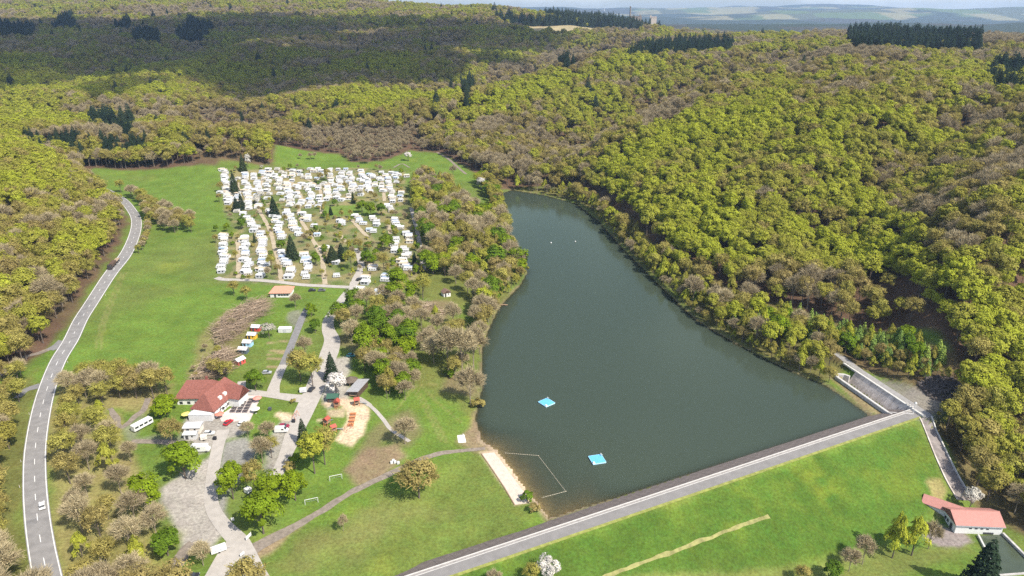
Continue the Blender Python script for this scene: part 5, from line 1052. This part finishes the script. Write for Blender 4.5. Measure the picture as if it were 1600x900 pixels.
# terrace with tables
TP = gp([(368,616),(408,619),(397,644),(390,659),(346,659),(340,646)]); tp_ = MB(); tz = float(np.mean([q[2] for q in TP])) + .25; tp_.prism([q[:2] for q in TP][::-1], tz - 1.5, tz); tag(tp_.build('terrace', mat('terrace_paving', (.55, .475, .44), .9, .12, .8)), kind='structure')
tabm = mat('table_dark', (.06, .045, .045), .7)
def table_set():
    t = thing('beer_table', 'x', 'table'); MB().box((0, 0, .70), (2.2, .7, .06)).build('table_top', tabm, t)
    for s_ in (-1, 1): MB().box((0, s_ * .75, .42), (2.2, .28, .05)).build('bench', tabm, t)
    for s_ in (-1, 1): MB().box((s_ * .8, 0, 0), (.08, .6, .7)).build('leg', steel, t); MB().box((s_ * .8, .75, 0), (.06, .25, .42)).box((s_ * .8, -.75, 0), (.06, .25, .42)).build('bench_leg', steel, t)
    return t
T0 = table_set(); first = True; an0, an1, an2 = [np.array(G(*q)) for q in ((374, 625), (393, 626), (364, 644))]
for i in range(3):
    for j in range(5):
        o = T0 if first else copy_tree(T0); first = False; q = an0 + (an1 - an0) * i / 2 + (an2 - an0) * j / 4; o.location = (q[0], q[1], tz); o.rotation_euler.z = .1
        o['label'] = 'dark beer table with benches on the pale restaurant terrace'; o['group'] = 'tables on the restaurant terrace'
def parasol(px, py, c_, lab):
    p = G(px, py); t = thing('parasol', lab, 'parasol', (p[0], p[1], max(p[2], Hz(p[0], p[1])))); MB().tube((0, 0, 0), (0, 0, 2.7), .05).build('pole', steel, t); m_ = MB(); k_ = 8
    m_.v = [(0, 0, 3.0)] + [(1.9 * math.cos(i * math.pi / 4), 1.9 * math.sin(i * math.pi / 4), 2.3) for i in range(8)]; m_.f = [(0, 1 + i, 1 + (i + 1) % 8) for i in range(8)]; m_.m = [0] * 8; m_.build('canopy', mat('parasol_%d' % px, c_, .8), t); MB().box((0, 0, 0), (.6, .6, .12)).build('base', concg, t)
parasol(292, 654, (.72, .62, .16), 'yellow parasol left of the white marquee'); parasol(344, 654, (.66, .20, .14), 'red parasol right of the white marquee'); parasol(403, 629, (.62, .25, .2), 'red parasol at the far right terrace corner'); parasol(337, 650, (.7, .7, .68), 'white parasol beside the marquee'); parasol(349, 640, (.7, .68, .64), 'white parasol under the restaurant gable'); parasol(400, 646, (.7, .66, .55), 'cream parasol on the lawn right of the terrace')
p = G(301, 676); house('shed', 'pale flat shed behind the parked camper in the restaurant yard', (p[0], p[1] + 1.5, p[2]), .05, 6.2, 4.2, 2.6, 3.2, canvas_w, plinth, wins=1, cat='shed')
p = G(299, 684); house('stall', 'small white stall beside the pale shed', (p[0], p[1], p[2]), .05, 4.6, 2.4, 2.2, 2.8, white, canvas_w, wins=1, cat='stall')
# kiosk and playground
p = G(553, 620); ks = thing('kiosk', 'dark timber kiosk with long grey pitched roof', 'kiosk', (p[0] + 1, p[1] + 5, p[2]), R(-14)); MB().box((0, 0, -.5), (4.6, 10.5, 3.1)).build('walls', mat('dark_timber', (.09, .06, .045), .85, .2, 2), ks); MB().add([(-2.9, -6, 2.5), (2.9, -6, 3.3), (2.9, 6, 3.3), (-2.9, 6, 2.5), (-2.9, -6, 2.7), (2.9, -6, 3.5), (2.9, 6, 3.5), (-2.9, 6, 2.7)], [(3, 2, 1, 0), (4, 5, 6, 7), (0, 1, 5, 4), (1, 2, 6, 5), (2, 3, 7, 6), (3, 0, 4, 7)]).build('roof', roof_g, ks); MB().box((0, -5.28, .9), (3, .1, 1.1)).build('hatch', glassd, ks); MB().box((0, -5.5, .8), (3.4, .6, .1)).build('counter', wood, ks)
p = G(549, 600); pv_ = thing('pavilion', 'round dark thatched pavilion behind the kiosk', 'pavilion', tuple(p)); MB().tube((0, 0, 2.2), (0, 0, 4.0), 3.4, .2, 12).build('roof', mat('thatch', (.12, .095, .075), .95, .25, 2), pv_)
for i in range(8): MB().tube((2.8 * math.cos(i * .785), 2.8 * math.sin(i * .785), 0), (2.8 * math.cos(i * .785), 2.8 * math.sin(i * .785), 2.4), .1).build('post', wood, pv_)
MB().tube((0, 0, 0), (0, 0, 1.0), 1.2, 1.2, 12).build('bar', wood, pv_)
p = G(521, 626); house('hut', 'small hut with dark green roof at the playground corner', tuple(p), R(3), 4.2, 3.4, 2.2, 3.5, mat('green_roof', (.035, .095, .065), .75), mat('dark_timber', (.09, .06, .045)), wins=1, over=.5, cat='hut')
orange = mat('orange_wood', (.50, .19, .075), .7, .1, 2); redp = mat('red_paint', (.36, .075, .05), .6)
def picnic(px, py, rz, lab, gname):
    p = G(px, py); t = thing('picnic_table', lab, 'table', tuple(p), rz, gname); MB().box((0, 0, .72), (2.6, .85, .08)).build('table_top', orange, t)
    for s_ in (-1, 1): MB().box((0, s_ * .85, .44), (2.6, .32, .06)).build('bench', orange, t)
    for s_ in (-1, 1): MB().box((s_ * .9, 0, 0), (.1, 1.9, .1)).box((s_ * .9, 0, 0), (.1, .12, .72)).build('frame', orange, t)
for i, w_ in enumerate(('farthest', 'second farthest', 'second nearest', 'nearest')): picnic(552 - i * 1.2, 648 + i * 5.6, .06, 'orange picnic table on the sand, %s of the row of four' % w_, 'orange picnic tables on the sand')
def playtower(px, py, lab, rz=0):
    p = G(px, py); t = thing('play_tower', lab, 'playground', tuple(p), rz)
    for a in (-1, 1):
        for b in (-1, 1): MB().tube((a, b, 0), (a, b, 3.0), .1).build('post', orange, t)
    MB().box((0, 0, 1.4), (2.3, 2.3, .12)).build('platform', wood, t); MB().gable(-1.1, 1.1, -1.1, 1.1, 2.9, 3.9, 'x', .2, .08).build('roof', redp, t)
    MB().add([(1.1, -.4, 1.5), (1.1, .4, 1.5), (4.2, .4, .2), (4.2, -.4, .2), (1.1, -.4, 1.42), (1.1, .4, 1.42), (4.2, .4, .12), (4.2, -.4, .12)], [(0, 1, 2, 3), (4, 7, 6, 5), (0, 3, 7, 4), (1, 5, 6, 2)]).build('slide', steel, t)
    l = MB()
    for s_ in (-.4, .4): l.tube((-1.1, s_, 1.5), (-2.0, s_, 0), .05)
    for q in range(4): l.tube((-1.2 - q * .22, -.4, 1.3 - q * .36), (-1.2 - q * .22, .4, 1.3 - q * .36), .05)
    l.build('ladder', orange, t)
playtower(511, 664, 'orange play tower with red roof beside the lane', 1.2); playtower(521, 676, 'orange play tower with pale slide at the sand edge', .7); playtower(527, 636, 'red play tower with slide beside the green-roofed hut', 1.6); playtower(558, 633, 'red and orange play tower in front of the kiosk', .3)
def swing(px, py, rz, lab):
    p = G(px, py); t = thing('swing', lab, 'swing', tuple(p), rz)
    for s_ in (-1, 1):
        for q in (-1, 1): MB().tube((s_ * 1.8, q * .9, 0), (s_ * 1.8, 0, 2.6), .07).build('leg', orange, t)
    MB().tube((-1.9, 0, 2.6), (1.9, 0, 2.6), .08).build('beam', orange, t)
    for s_ in (-.8, .8): MB().box((s_, 0, .5), (.5, .22, .05)).tube((s_ - .2, 0, .5), (s_ - .2, 0, 2.6), .02, k=3).tube((s_ + .2, 0, .5), (s_ + .2, 0, 2.6), .02, k=3).build('seat', redp, t)
swing(545, 672, .9, 'swing frame on the sand below the picnic tables'); swing(462, 653, 1.4, 'yellowish swing frame beside the small sandpit')
def goal(px, py, rz, lab):
    p = G(px, py); t = thing('football_goal', lab, 'goal', tuple(p), rz, 'football goals'); MB().tube((-2.2, 0, 0), (-2.2, 0, 2.1), .09).tube((2.2, 0, 0), (2.2, 0, 2.1), .09).tube((-2.2, 0, 2.1), (2.2, 0, 2.1), .09).build('frame', white, t)
    MB().tube((-2.2, 0, 2.1), (-2.2, 1.6, 0), .05).tube((2.2, 0, 2.1), (2.2, 1.6, 0), .05).tube((-2.2, 1.6, .05), (2.2, 1.6, .05), .05).build('net_frame', white, t)
goal(487, 787, R(20), 'white football goal on the grass, nearer of the two'); goal(525, 750, R(20), 'white football goal by the bare earth, farther of the two')
p = G(697, 462); house('lake_hut', 'small white hut with brown roof among the trees by the lake', tuple(p), .5, 4.5, 3.8, 2.6, 4.2, mat('brown_roof', (.19, .12, .09), .85, .2, 2), wallw, wins=1, cat='hut', axis='y')

# ------------------------------------------------------------------ vehicles
def car(px, py, rz, c_, lab, kind_='car', wp=None, group=None):
    p = np.array(wp) if wp is not None else G(px, py); t = thing('parked_car' if kind_ == 'car' else kind_, lab, {'car': 'car', 'van': 'van', 'camper': 'camper van', 'coach': 'coach'}[kind_ if kind_ in ('car', 'van', 'camper', 'coach') else 'car'], (p[0], p[1], p[2] + .14), rz, group)
    pm = mat('paint_%s' % '_'.join('%02d' % int(v * 100) for v in c_), c_, .35, spec=.5)
    if kind_ == 'car':
        L_, W_ = 4.4, 1.8; MB().extrude_y([(-2.2, .3), (-2.2, .75), (-2.0, .9), (-1.75, 1.0), (1.0, .95), (1.9, .8), (2.2, .6), (2.2, .3)], -.9, .9).build('body', pm, t, .05); MB().extrude_y([(-1.9, .95), (-1.45, 1.48), (.25, 1.5), (1.05, .93)], -.78, .78).build('cabin', glassd, t); MB().box((-.6, 0, 1.47), (1.75, 1.5, .07)).build('roof', pm, t, .02)
        wx = (-1.35, 1.35); wr = .32
    elif kind_ == 'van':
        W_ = 2.0; MB().extrude_y([(-2.6, .35), (-2.6, 2.2), (-2.4, 2.35), (1.2, 2.35), (2.0, 1.35), (2.6, 1.15), (2.7, .4)], -1.0, 1.0).build('body', pm, t, .06); MB().extrude_y([(1.2, 2.2), (1.32, 2.22), (2.04, 1.4), (1.9, 1.4)], -.85, .85).build('windscreen', glassd, t); MB().box((.7, 0, 1.35), (.9, 2.04, .6)).build('side_window', glassd, t); wx = (-1.7, 1.8); wr = .36
    elif kind_ == 'camper':
        W_ = 2.3; MB().extrude_y([(-3.4, .4), (-3.4, 2.7), (-3.2, 2.85), (2.2, 2.85), (2.9, 2.4), (2.4, 1.9), (3.1, 1.2), (3.5, 1.05), (3.5, .4)], -1.12, 1.12).build('body', pm, t, .06); MB().extrude_y([(2.25, 1.85), (2.4, 1.87), (3.02, 1.25), (2.9, 1.22)], -.95, .95).build('windscreen', glassd, t)
        for xx in (-2.2, -.3): MB().box((xx, 0, 1.5), (1.1, 2.3, .55)).build('side_window', glassd, t)
        MB().box((.6, 0, 2.84), (.8, .8, .12)).build('roof_hatch', canvas_g, t); MB().box((-1.6, 0, 2.84), (.6, .6, .1)).build('roof_hatch', canvas_g, t); wx = (-2.0, 2.4); wr = .36
    else:
        W_ = 2.4; MB().extrude_y([(-4.2, .5), (-4.2, 2.7), (-4.0, 2.9), (3.9, 2.9), (4.15, 2.6), (4.2, .5)], -1.2, 1.2).build('body', pm, t, .06); MB().box((4.18, 0, 1.3), (.1, 2.0, 1.1)).build('windscreen', glassd, t)
        for xx in (-3, -1, 1, 3): MB().box((xx, 0, 1.5), (1.5, 2.45, .8)).build('side_window', glassd, t)
        wx = (-2.6, 2.7); wr = .45
    wmx = MB().tube((0, -.11, 0), (0, .11, 0), wr, k=12).mesh('wheel', rubber)
    for xx in wx:
        for s_ in (-1, 1): o = bpy.data.objects.new('wheel', wmx); COL.objects.link(o); o.parent = t; o.location = (xx, s_ * (W_ / 2 - .12), wr - .02)
    for s_ in (-1, 1): MB().box(({'car': 2.2, 'van': 2.66, 'camper': 3.5}.get(kind_, 4.2), s_ * W_ * .36, .62), (.08, .32, .18)).build('headlight', canvas_w, t)
    return t
WH = (.66, .66, .65); BK = (.025, .025, .03); RD = (.42, .02, .03)
def roadpt(py, off):
    Q, s_ = resample(RW, 1.0); px_, pr = topx(Q[:, 0], Q[:, 1], Hn(Q[:, 0], Q[:, 1])); i = int(np.argmin(np.abs(pr - py))); d = Q[min(i + 1, len(Q) - 1)] - Q[i]; d = d / np.hypot(*d); p = Q[i] + np.array((d[1], -d[0])) * off; return (p[0], p[1], Hz(p[0], p[1]) + .1), math.atan2(d[1], d[0])
q, a_ = roadpt(794, 1.7); car(0, 0, a_, WH, 'white car driving on the road at the left', wp=q).name = 'moving_car'
q, a_ = roadpt(418, -1.8); tk = thing('timber_lorry', 'dark lorry with trailer driving on the road below the wooded hill', 'lorry', (q[0], q[1], q[2] + .1), a_ + math.pi); dk = mat('lorry_dark', (.05, .04, .04), .5)
MB().box((4.8, 0, .6), (2.4, 2.4, 2.5)).build('cab', dk, tk, .08); MB().box((-1.2, 0, .9), (9.0, 2.4, .3)).build('bed', dk, tk); MB().box((-1.2, 0, 1.2), (8.6, 2.3, 1.7)).build('load', mat('load_brown', (.11, .07, .05), .9, .3, 2), tk); MB().box((6.02, 0, 1.8), (.06, 2.1, .9)).build('windscreen', glassd, tk)
MB().box((-10.5, 0, .9), (6.5, 2.4, .3)).build('trailer_bed', dk, tk); MB().box((-10.5, 0, 1.2), (6.2, 2.3, .5)).build('trailer_load', mat('tarp_tan', (.35, .26, .19), .9), tk); MB().tube((-7.3, 0, 1.0), (-5.6, 0, 1.0), .08).build('drawbar', steel, tk)
for xx in (4.6, 0, -3.5, -4.7, -9, -12): 
    for s_ in (-1, 1): MB().tube((xx, s_ * .95, .5), (xx, s_ * 1.2, .5), .5, k=12).build('wheel', rubber, tk)
car(357, 662, R(70), RD, 'dark red car parked below the terrace'); car(379, 663, R(75), WH, 'white car parked at the terrace corner'); car(314, 705, R(4), WH, 'white camper van with dark windscreen on the gravel yard', 'camper'); car(327, 679, R(8), WH, 'white estate car in the restaurant yard')
car(440, 675, R(4), WH, 'white van parked in the gravel bay', 'van'); car(444, 668, R(4), (.25, .02, .05), 'dark red car behind the white van'); car(487, 610, R(78), BK, 'black car at the lane junction under the olive tree'); car(549, 557, R(4), (.05, .28, .34), 'turquoise car parked under the tall green tree')
car(223, 668, R(62), WH, 'white coach-sized caravan on the grass left of the restaurant', 'coach'); car(561, 438, R(64), BK, 'black car parked by the campsite lane bend'); car(488, 455, R(10), BK, 'black car parked below the round bed, left'); car(503, 455, R(8), (.12, .12, .13), 'dark grey car parked below the round bed, right'); car(300, 903, R(12), BK, 'black car at the lower photo edge'); car(417, 584, R(6), (.35, .36, .38), 'grey car on the tent pitches'); car(479, 485, R(70), (.08, .09, .12), 'dark blue car at the head of the pitch lane')
def trailer(px, py, rz, L_, m_, lab, nm='box_trailer'):
    p = G(px, py); t = thing(nm, lab, 'trailer', tuple(p), rz); MB().box((0, 0, .5), (L_, 1.9, 1.6)).build('body', m_, t, .05); MB().tube((L_/2, 0, .55), (L_/2 + 1.2, 0, .55), .05).build('drawbar', steel, t)
    for s_ in (-1, 1): MB().tube((0, s_ * .8, .33), (0, s_ * 1.02, .33), .33, k=10).build('wheel', rubber, t)
    MB().box((0, -.97, 1.1), (L_ * .5, .05, .5)).build('panel', canvas_g, t)
trailer(474, 613, R(12), 3.0, canvas_w, 'small white tarpaulin trailer beside the black car'); trailer(342, 862, R(32), 4.6, white, 'long white box trailer beside the access lane'); trailer(319, 687, R(20), 2.4, plinth, 'beige trailer beside the white estate car'); trailer(388, 770, R(60), 2.0, white, 'small white trailer behind the pair of green trees')
def bin_(px, py, c_, lab):
    p = G(px, py); t = thing('waste_bin', lab, 'bin', tuple(p)); m_ = mat('bin_%d' % px, c_, .6); MB().box((0, 0, .1), (1.2, 1.0, 1.1)).build('body', m_, t, .04); MB().box((0, 0, 1.2), (1.3, 1.1, .14)).build('lid', m_, t, .03)
    for a in (-.45, .45): MB().tube((a, -.4, .1), (a, .4, .1), .1).build('wheel', rubber, t)
bin_(336, 687, BK, 'black waste bin beside the white estate car'); bin_(422, 641, (.08, .09, .1), 'dark waste bin by the small sandpit'); bin_(459, 660, BK, 'dark waste bin beside the swing frame')
def board(px, py, rz, w_, h_, lab, m_=None):
    p = G(px, py); t = thing('sign_board', lab, 'sign', tuple(p), rz); MB().box((0, 0, .5), (w_, .08, h_)).build('panel', m_ or white, t)
    for s_ in (-1, 1): MB().tube((s_ * w_ * .4, .06, -.2), (s_ * w_ * .4, .06, h_ + .4), .05).build('post', steel, t)
board(389, 842, R(70), 2.6, 1.3, 'white board beside the access lane under the bright green tree'); board(387, 877, R(-35), 3.0, 1.1, 'white board at the start of the dam track'); board(379, 869, R(60), 1.6, 1.0, 'small white board at the access lane fork'); board(361, 898, R(15), 2.0, 1.5, 'white sign at the lower photo edge in the lane fork'); board(364, 815, R(10), 1.0, 1.2, 'small white sign on the grass by the dark gravel')
p = G(612, 724); bg_ = thing('bulk_bag', 'white bulk bags dumped on the bare earth', 'bags', tuple(p))
for a, b in ((0, 0), (1.3, .3), (2.6, -.2), (.5, 1.1)): MB().box((a, b, 0), (1.1, 1.0, 1.0), .3, taper=.85).build('bag', canvas_w, bg_, .12)
for i, (px_, py_) in enumerate(((75, 642), (74, 594), (113, 505), (137, 490), (31, 762), (33, 722), (46, 648), (165, 462), (106, 567), (90, 706))):
    p = G(px_, py_); t = thing('delineator_post', 'white roadside marker post on the verge of the road', 'post', tuple(p), 0, 'roadside marker posts'); MB().box((0, 0, -.2), (.16, .12, 1.25), taper=.85).build('post', white, t); MB().box((0, -.06, .8), (.14, .03, .18)).build('reflector', mat('reflector', (.5, .1, .05), .4), t)
# brushwood and logs
twig = mat('brushwood', (.33, .25, .18), .95, .45, 1.5); paleW = mat('split_wood', (.50, .40, .29), .9, .15, 2)
def brush(px, n_, spread, lab, nm, L0=(3, 9), nlogs=8, hmax=3.8):
    P = gp(px); m_ = MB(); xs = [q[0] for q in P]; ys = [q[1] for q in P]
    def rp2():
        while True:
            x_ = random.uniform(min(xs), max(xs)); y_ = random.uniform(min(ys), max(ys))
            if inside(x_, y_, P): return x_, y_
    for i in range(n_):
        x_, y_ = rp2(); l = random.uniform(*L0); a = random.gauss(spread, 1.0); z = Hz(x_, y_) + random.random() * hmax; e = (x_ + math.cos(a) * l, y_ + math.sin(a) * l, z + random.uniform(-.4, .9)); m_.tube((x_, y_, z), e, random.uniform(.06, .16), .04, 3)
    o = m_.build(nm, twig); tag(o, lab, 'brushwood')
    for i in range(nlogs): x_, y_ = rp2(); l = random.uniform(4, 8); a = random.gauss(spread, .3); z = Hz(x_, y_) + hmax * .8; MB().tube((x_, y_, z), (x_ + math.cos(a) * l, y_ + math.sin(a) * l, z + .3), .2, .14, 7).build('log', paleW, o)
brush([(330,520),(350,498),(385,478),(415,472),(412,492),(390,505),(365,530),(335,545)], 1700, .6, 'large heap of felled branches beside the meadow above the huts', 'brush_pile')
brush([(295,602),(315,575),(345,548),(362,560),(350,585),(320,598)], 900, .5, 'long heap of cut brushwood behind the restaurant', 'brush_pile', nlogs=9)
brush([(640,475),(668,472),(695,490),(680,497),(650,490)], 420, .1, 'heap of reddish logs and branches under the trees below the campsite', 'brush_pile', (2, 5), 12, 1.2)
# far castle ruin and wind turbine on the skyline
stone = mat('castle_stone', (.20, .17, .15), .95, .2, .1)
c_ = D(984, 33, 2150, 0); cz_ = Hz(c_[0], c_[1]); mpp = 2150 * S / 1100; ct = thing('castle_ruin', 'castle ruin with tall round tower on the wooded skyline', 'castle', (c_[0], c_[1], cz_)); top = HC + (20 - 12) * mpp - cz_; wt = HC + (20 - 24) * mpp - cz_
MB().tube((0, 0, -4), (0, 0, top), 3.4, 3.0, 12).build('tower', stone, ct); MB().tube((0, 0, top), (0, 0, top + 2.2), 3.7, 3.5, 12).build('parapet', stone, ct)
MB().box((24, 0, -4), (46, 8, wt + 3)).box((40, 0, wt - 2), (8, 8, 6)).build('ruined_wall', stone, ct); MB().box((97, 6, -4), (22, 12, wt - 4)).box((84, 6, wt - 9), (5, 5, 11)).build('palace_wall', mat('palace_plaster', (.42, .37, .32), .9), ct); MB().gable(86, 108, 0, 12, wt - 8, wt - 3, 'x', .5, .3).build('palace_roof', stone, ct)
c_ = D(944, 16, 6500, 0); wz = Hz(c_[0], c_[1]); wtb = thing('wind_turbine', 'single white wind turbine on the blue far hills', 'wind turbine', (c_[0], c_[1], wz)); hub = max(60, HC + 6500 * S / 1100 * 4 - wz)
MB().tube((0, 0, 0), (0, 0, hub), 4.5, 2.5, 10).build('tower', white, wtb); MB().box((0, -2, hub), (5, 12, 5)).build('nacelle', white, wtb)
for i in range(3): a = .4 + i * 2.094; MB().tube((0, -9, hub + 2), (math.sin(a) * 48, -9, hub + 2 + math.cos(a) * 48), 2.2, .6, 5).build('blade', white, wtb)

# ------------------------------------------------------------------ cloud that shades the far hill, and the air
cm_ = bpy.data.materials.new('cloud_white'); cm_.use_nodes = True; t = cm_.node_tree; t.nodes.clear(); o_ = t.nodes.new('ShaderNodeOutputMaterial'); d_ = t.nodes.new('ShaderNodeBsdfDiffuse'); d_.inputs[0].default_value = (.85, .85, .87, 1)
tl = t.nodes.new('ShaderNodeBsdfTranslucent'); tl.inputs[0].default_value = (.85, .85, .87, 1); tp = t.nodes.new('ShaderNodeBsdfTransparent'); m1 = t.nodes.new('ShaderNodeMixShader'); m2 = t.nodes.new('ShaderNodeMixShader'); m2.inputs[0].default_value = .62
nn = t.nodes.new('ShaderNodeTexNoise'); nn.inputs['Scale'].default_value = .004; nn.inputs['Detail'].default_value = 5; mr = t.nodes.new('ShaderNodeMapRange'); mr.inputs[1].default_value = .35; mr.inputs[2].default_value = .65; mr.inputs[3].default_value = .38; mr.inputs[4].default_value = .75
tcc = t.nodes.new('ShaderNodeTexCoord'); k = t.links.new; k(tcc.outputs['Object'], nn.inputs['Vector']); k(nn.outputs['Fac'], mr.inputs[0]); k(mr.outputs[0], m2.inputs[0]); k(d_.outputs[0], m1.inputs[1]); k(tl.outputs[0], m1.inputs[2]); k(tp.outputs[0], m2.inputs[1]); k(m1.outputs[0], m2.inputs[2]); k(m2.outputs[0], o_.inputs[0])
def cloud(label, shadow_px, dist, size, zc_, seed):
    c0 = D(*shadow_px, dist, 0); k_ = (zc_ - c0[2]) / sdir.z; c = (c0[0] + sdir.x * k_, c0[1] + sdir.y * k_, zc_); r = random.Random(seed)
    bm = bmesh.new()
    for i in range(60):
        a_ = r.random() * 6.28; q_ = math.sqrt(r.random()); m_ = Matrix.Translation((c[0] + math.cos(a_) * q_ * size[0], c[1] + math.sin(a_) * q_ * size[1], zc_ + r.random() * 40)) @ Matrix.Diagonal((*(size[0] * (.16 + .14 * r.random()),) * 2, 60, 1))
        bmesh.ops.create_icosphere(bm, subdivisions=2, radius=1, matrix=m_)
    for i in range(90):
        a_ = r.random() * 6.28; q_ = r.uniform(.92, 1.22); m_ = Matrix.Translation((c[0] + math.cos(a_) * q_ * size[0], c[1] + math.sin(a_) * q_ * size[1], zc_ + r.random() * 40)) @ Matrix.Diagonal((size[0] * r.uniform(.03, .09), size[0] * r.uniform(.03, .09), 30, 1))
        bmesh.ops.create_icosphere(bm, subdivisions=2, radius=1, matrix=m_)
    for v in bm.verts: v.co += Vector((r.gauss(0, 9), r.gauss(0, 9), r.gauss(0, 5)))
    me = bpy.data.meshes.new('cloud'); bm.to_mesh(me); bm.free(); me.materials.append(cm_); me.polygons.foreach_set('use_smooth', [True] * len(me.polygons)); o = bpy.data.objects.new('cloud', me); COL.objects.link(o); o['kind'] = 'structure'; return o
cloud('c', (245, 66), 1420, (900, 760), 1250, 3)
hz = bpy.data.materials.new('haze'); hz.use_nodes = True; t = hz.node_tree; t.nodes.clear(); pv = t.nodes.new('ShaderNodeVolumePrincipled'); pv.inputs['Color'].default_value = (.50, .70, 1, 1); pv.inputs['Density'].default_value = 5.2e-5; pv.inputs['Anisotropy'].default_value = .1
ho = t.nodes.new('ShaderNodeOutputMaterial'); t.links.new(pv.outputs[0], ho.inputs['Volume'])
zt = float(max(GH.max() + 60, HC + 40)); zb = float(GH.min() - 2)
hb = MB().box((0, 9500, zb), (40000, 21000, zt - zb)).build('haze', hz); tag(hb, kind='stuff')
print('haze top', zt, 'hmax', GH.max(), 'tops')
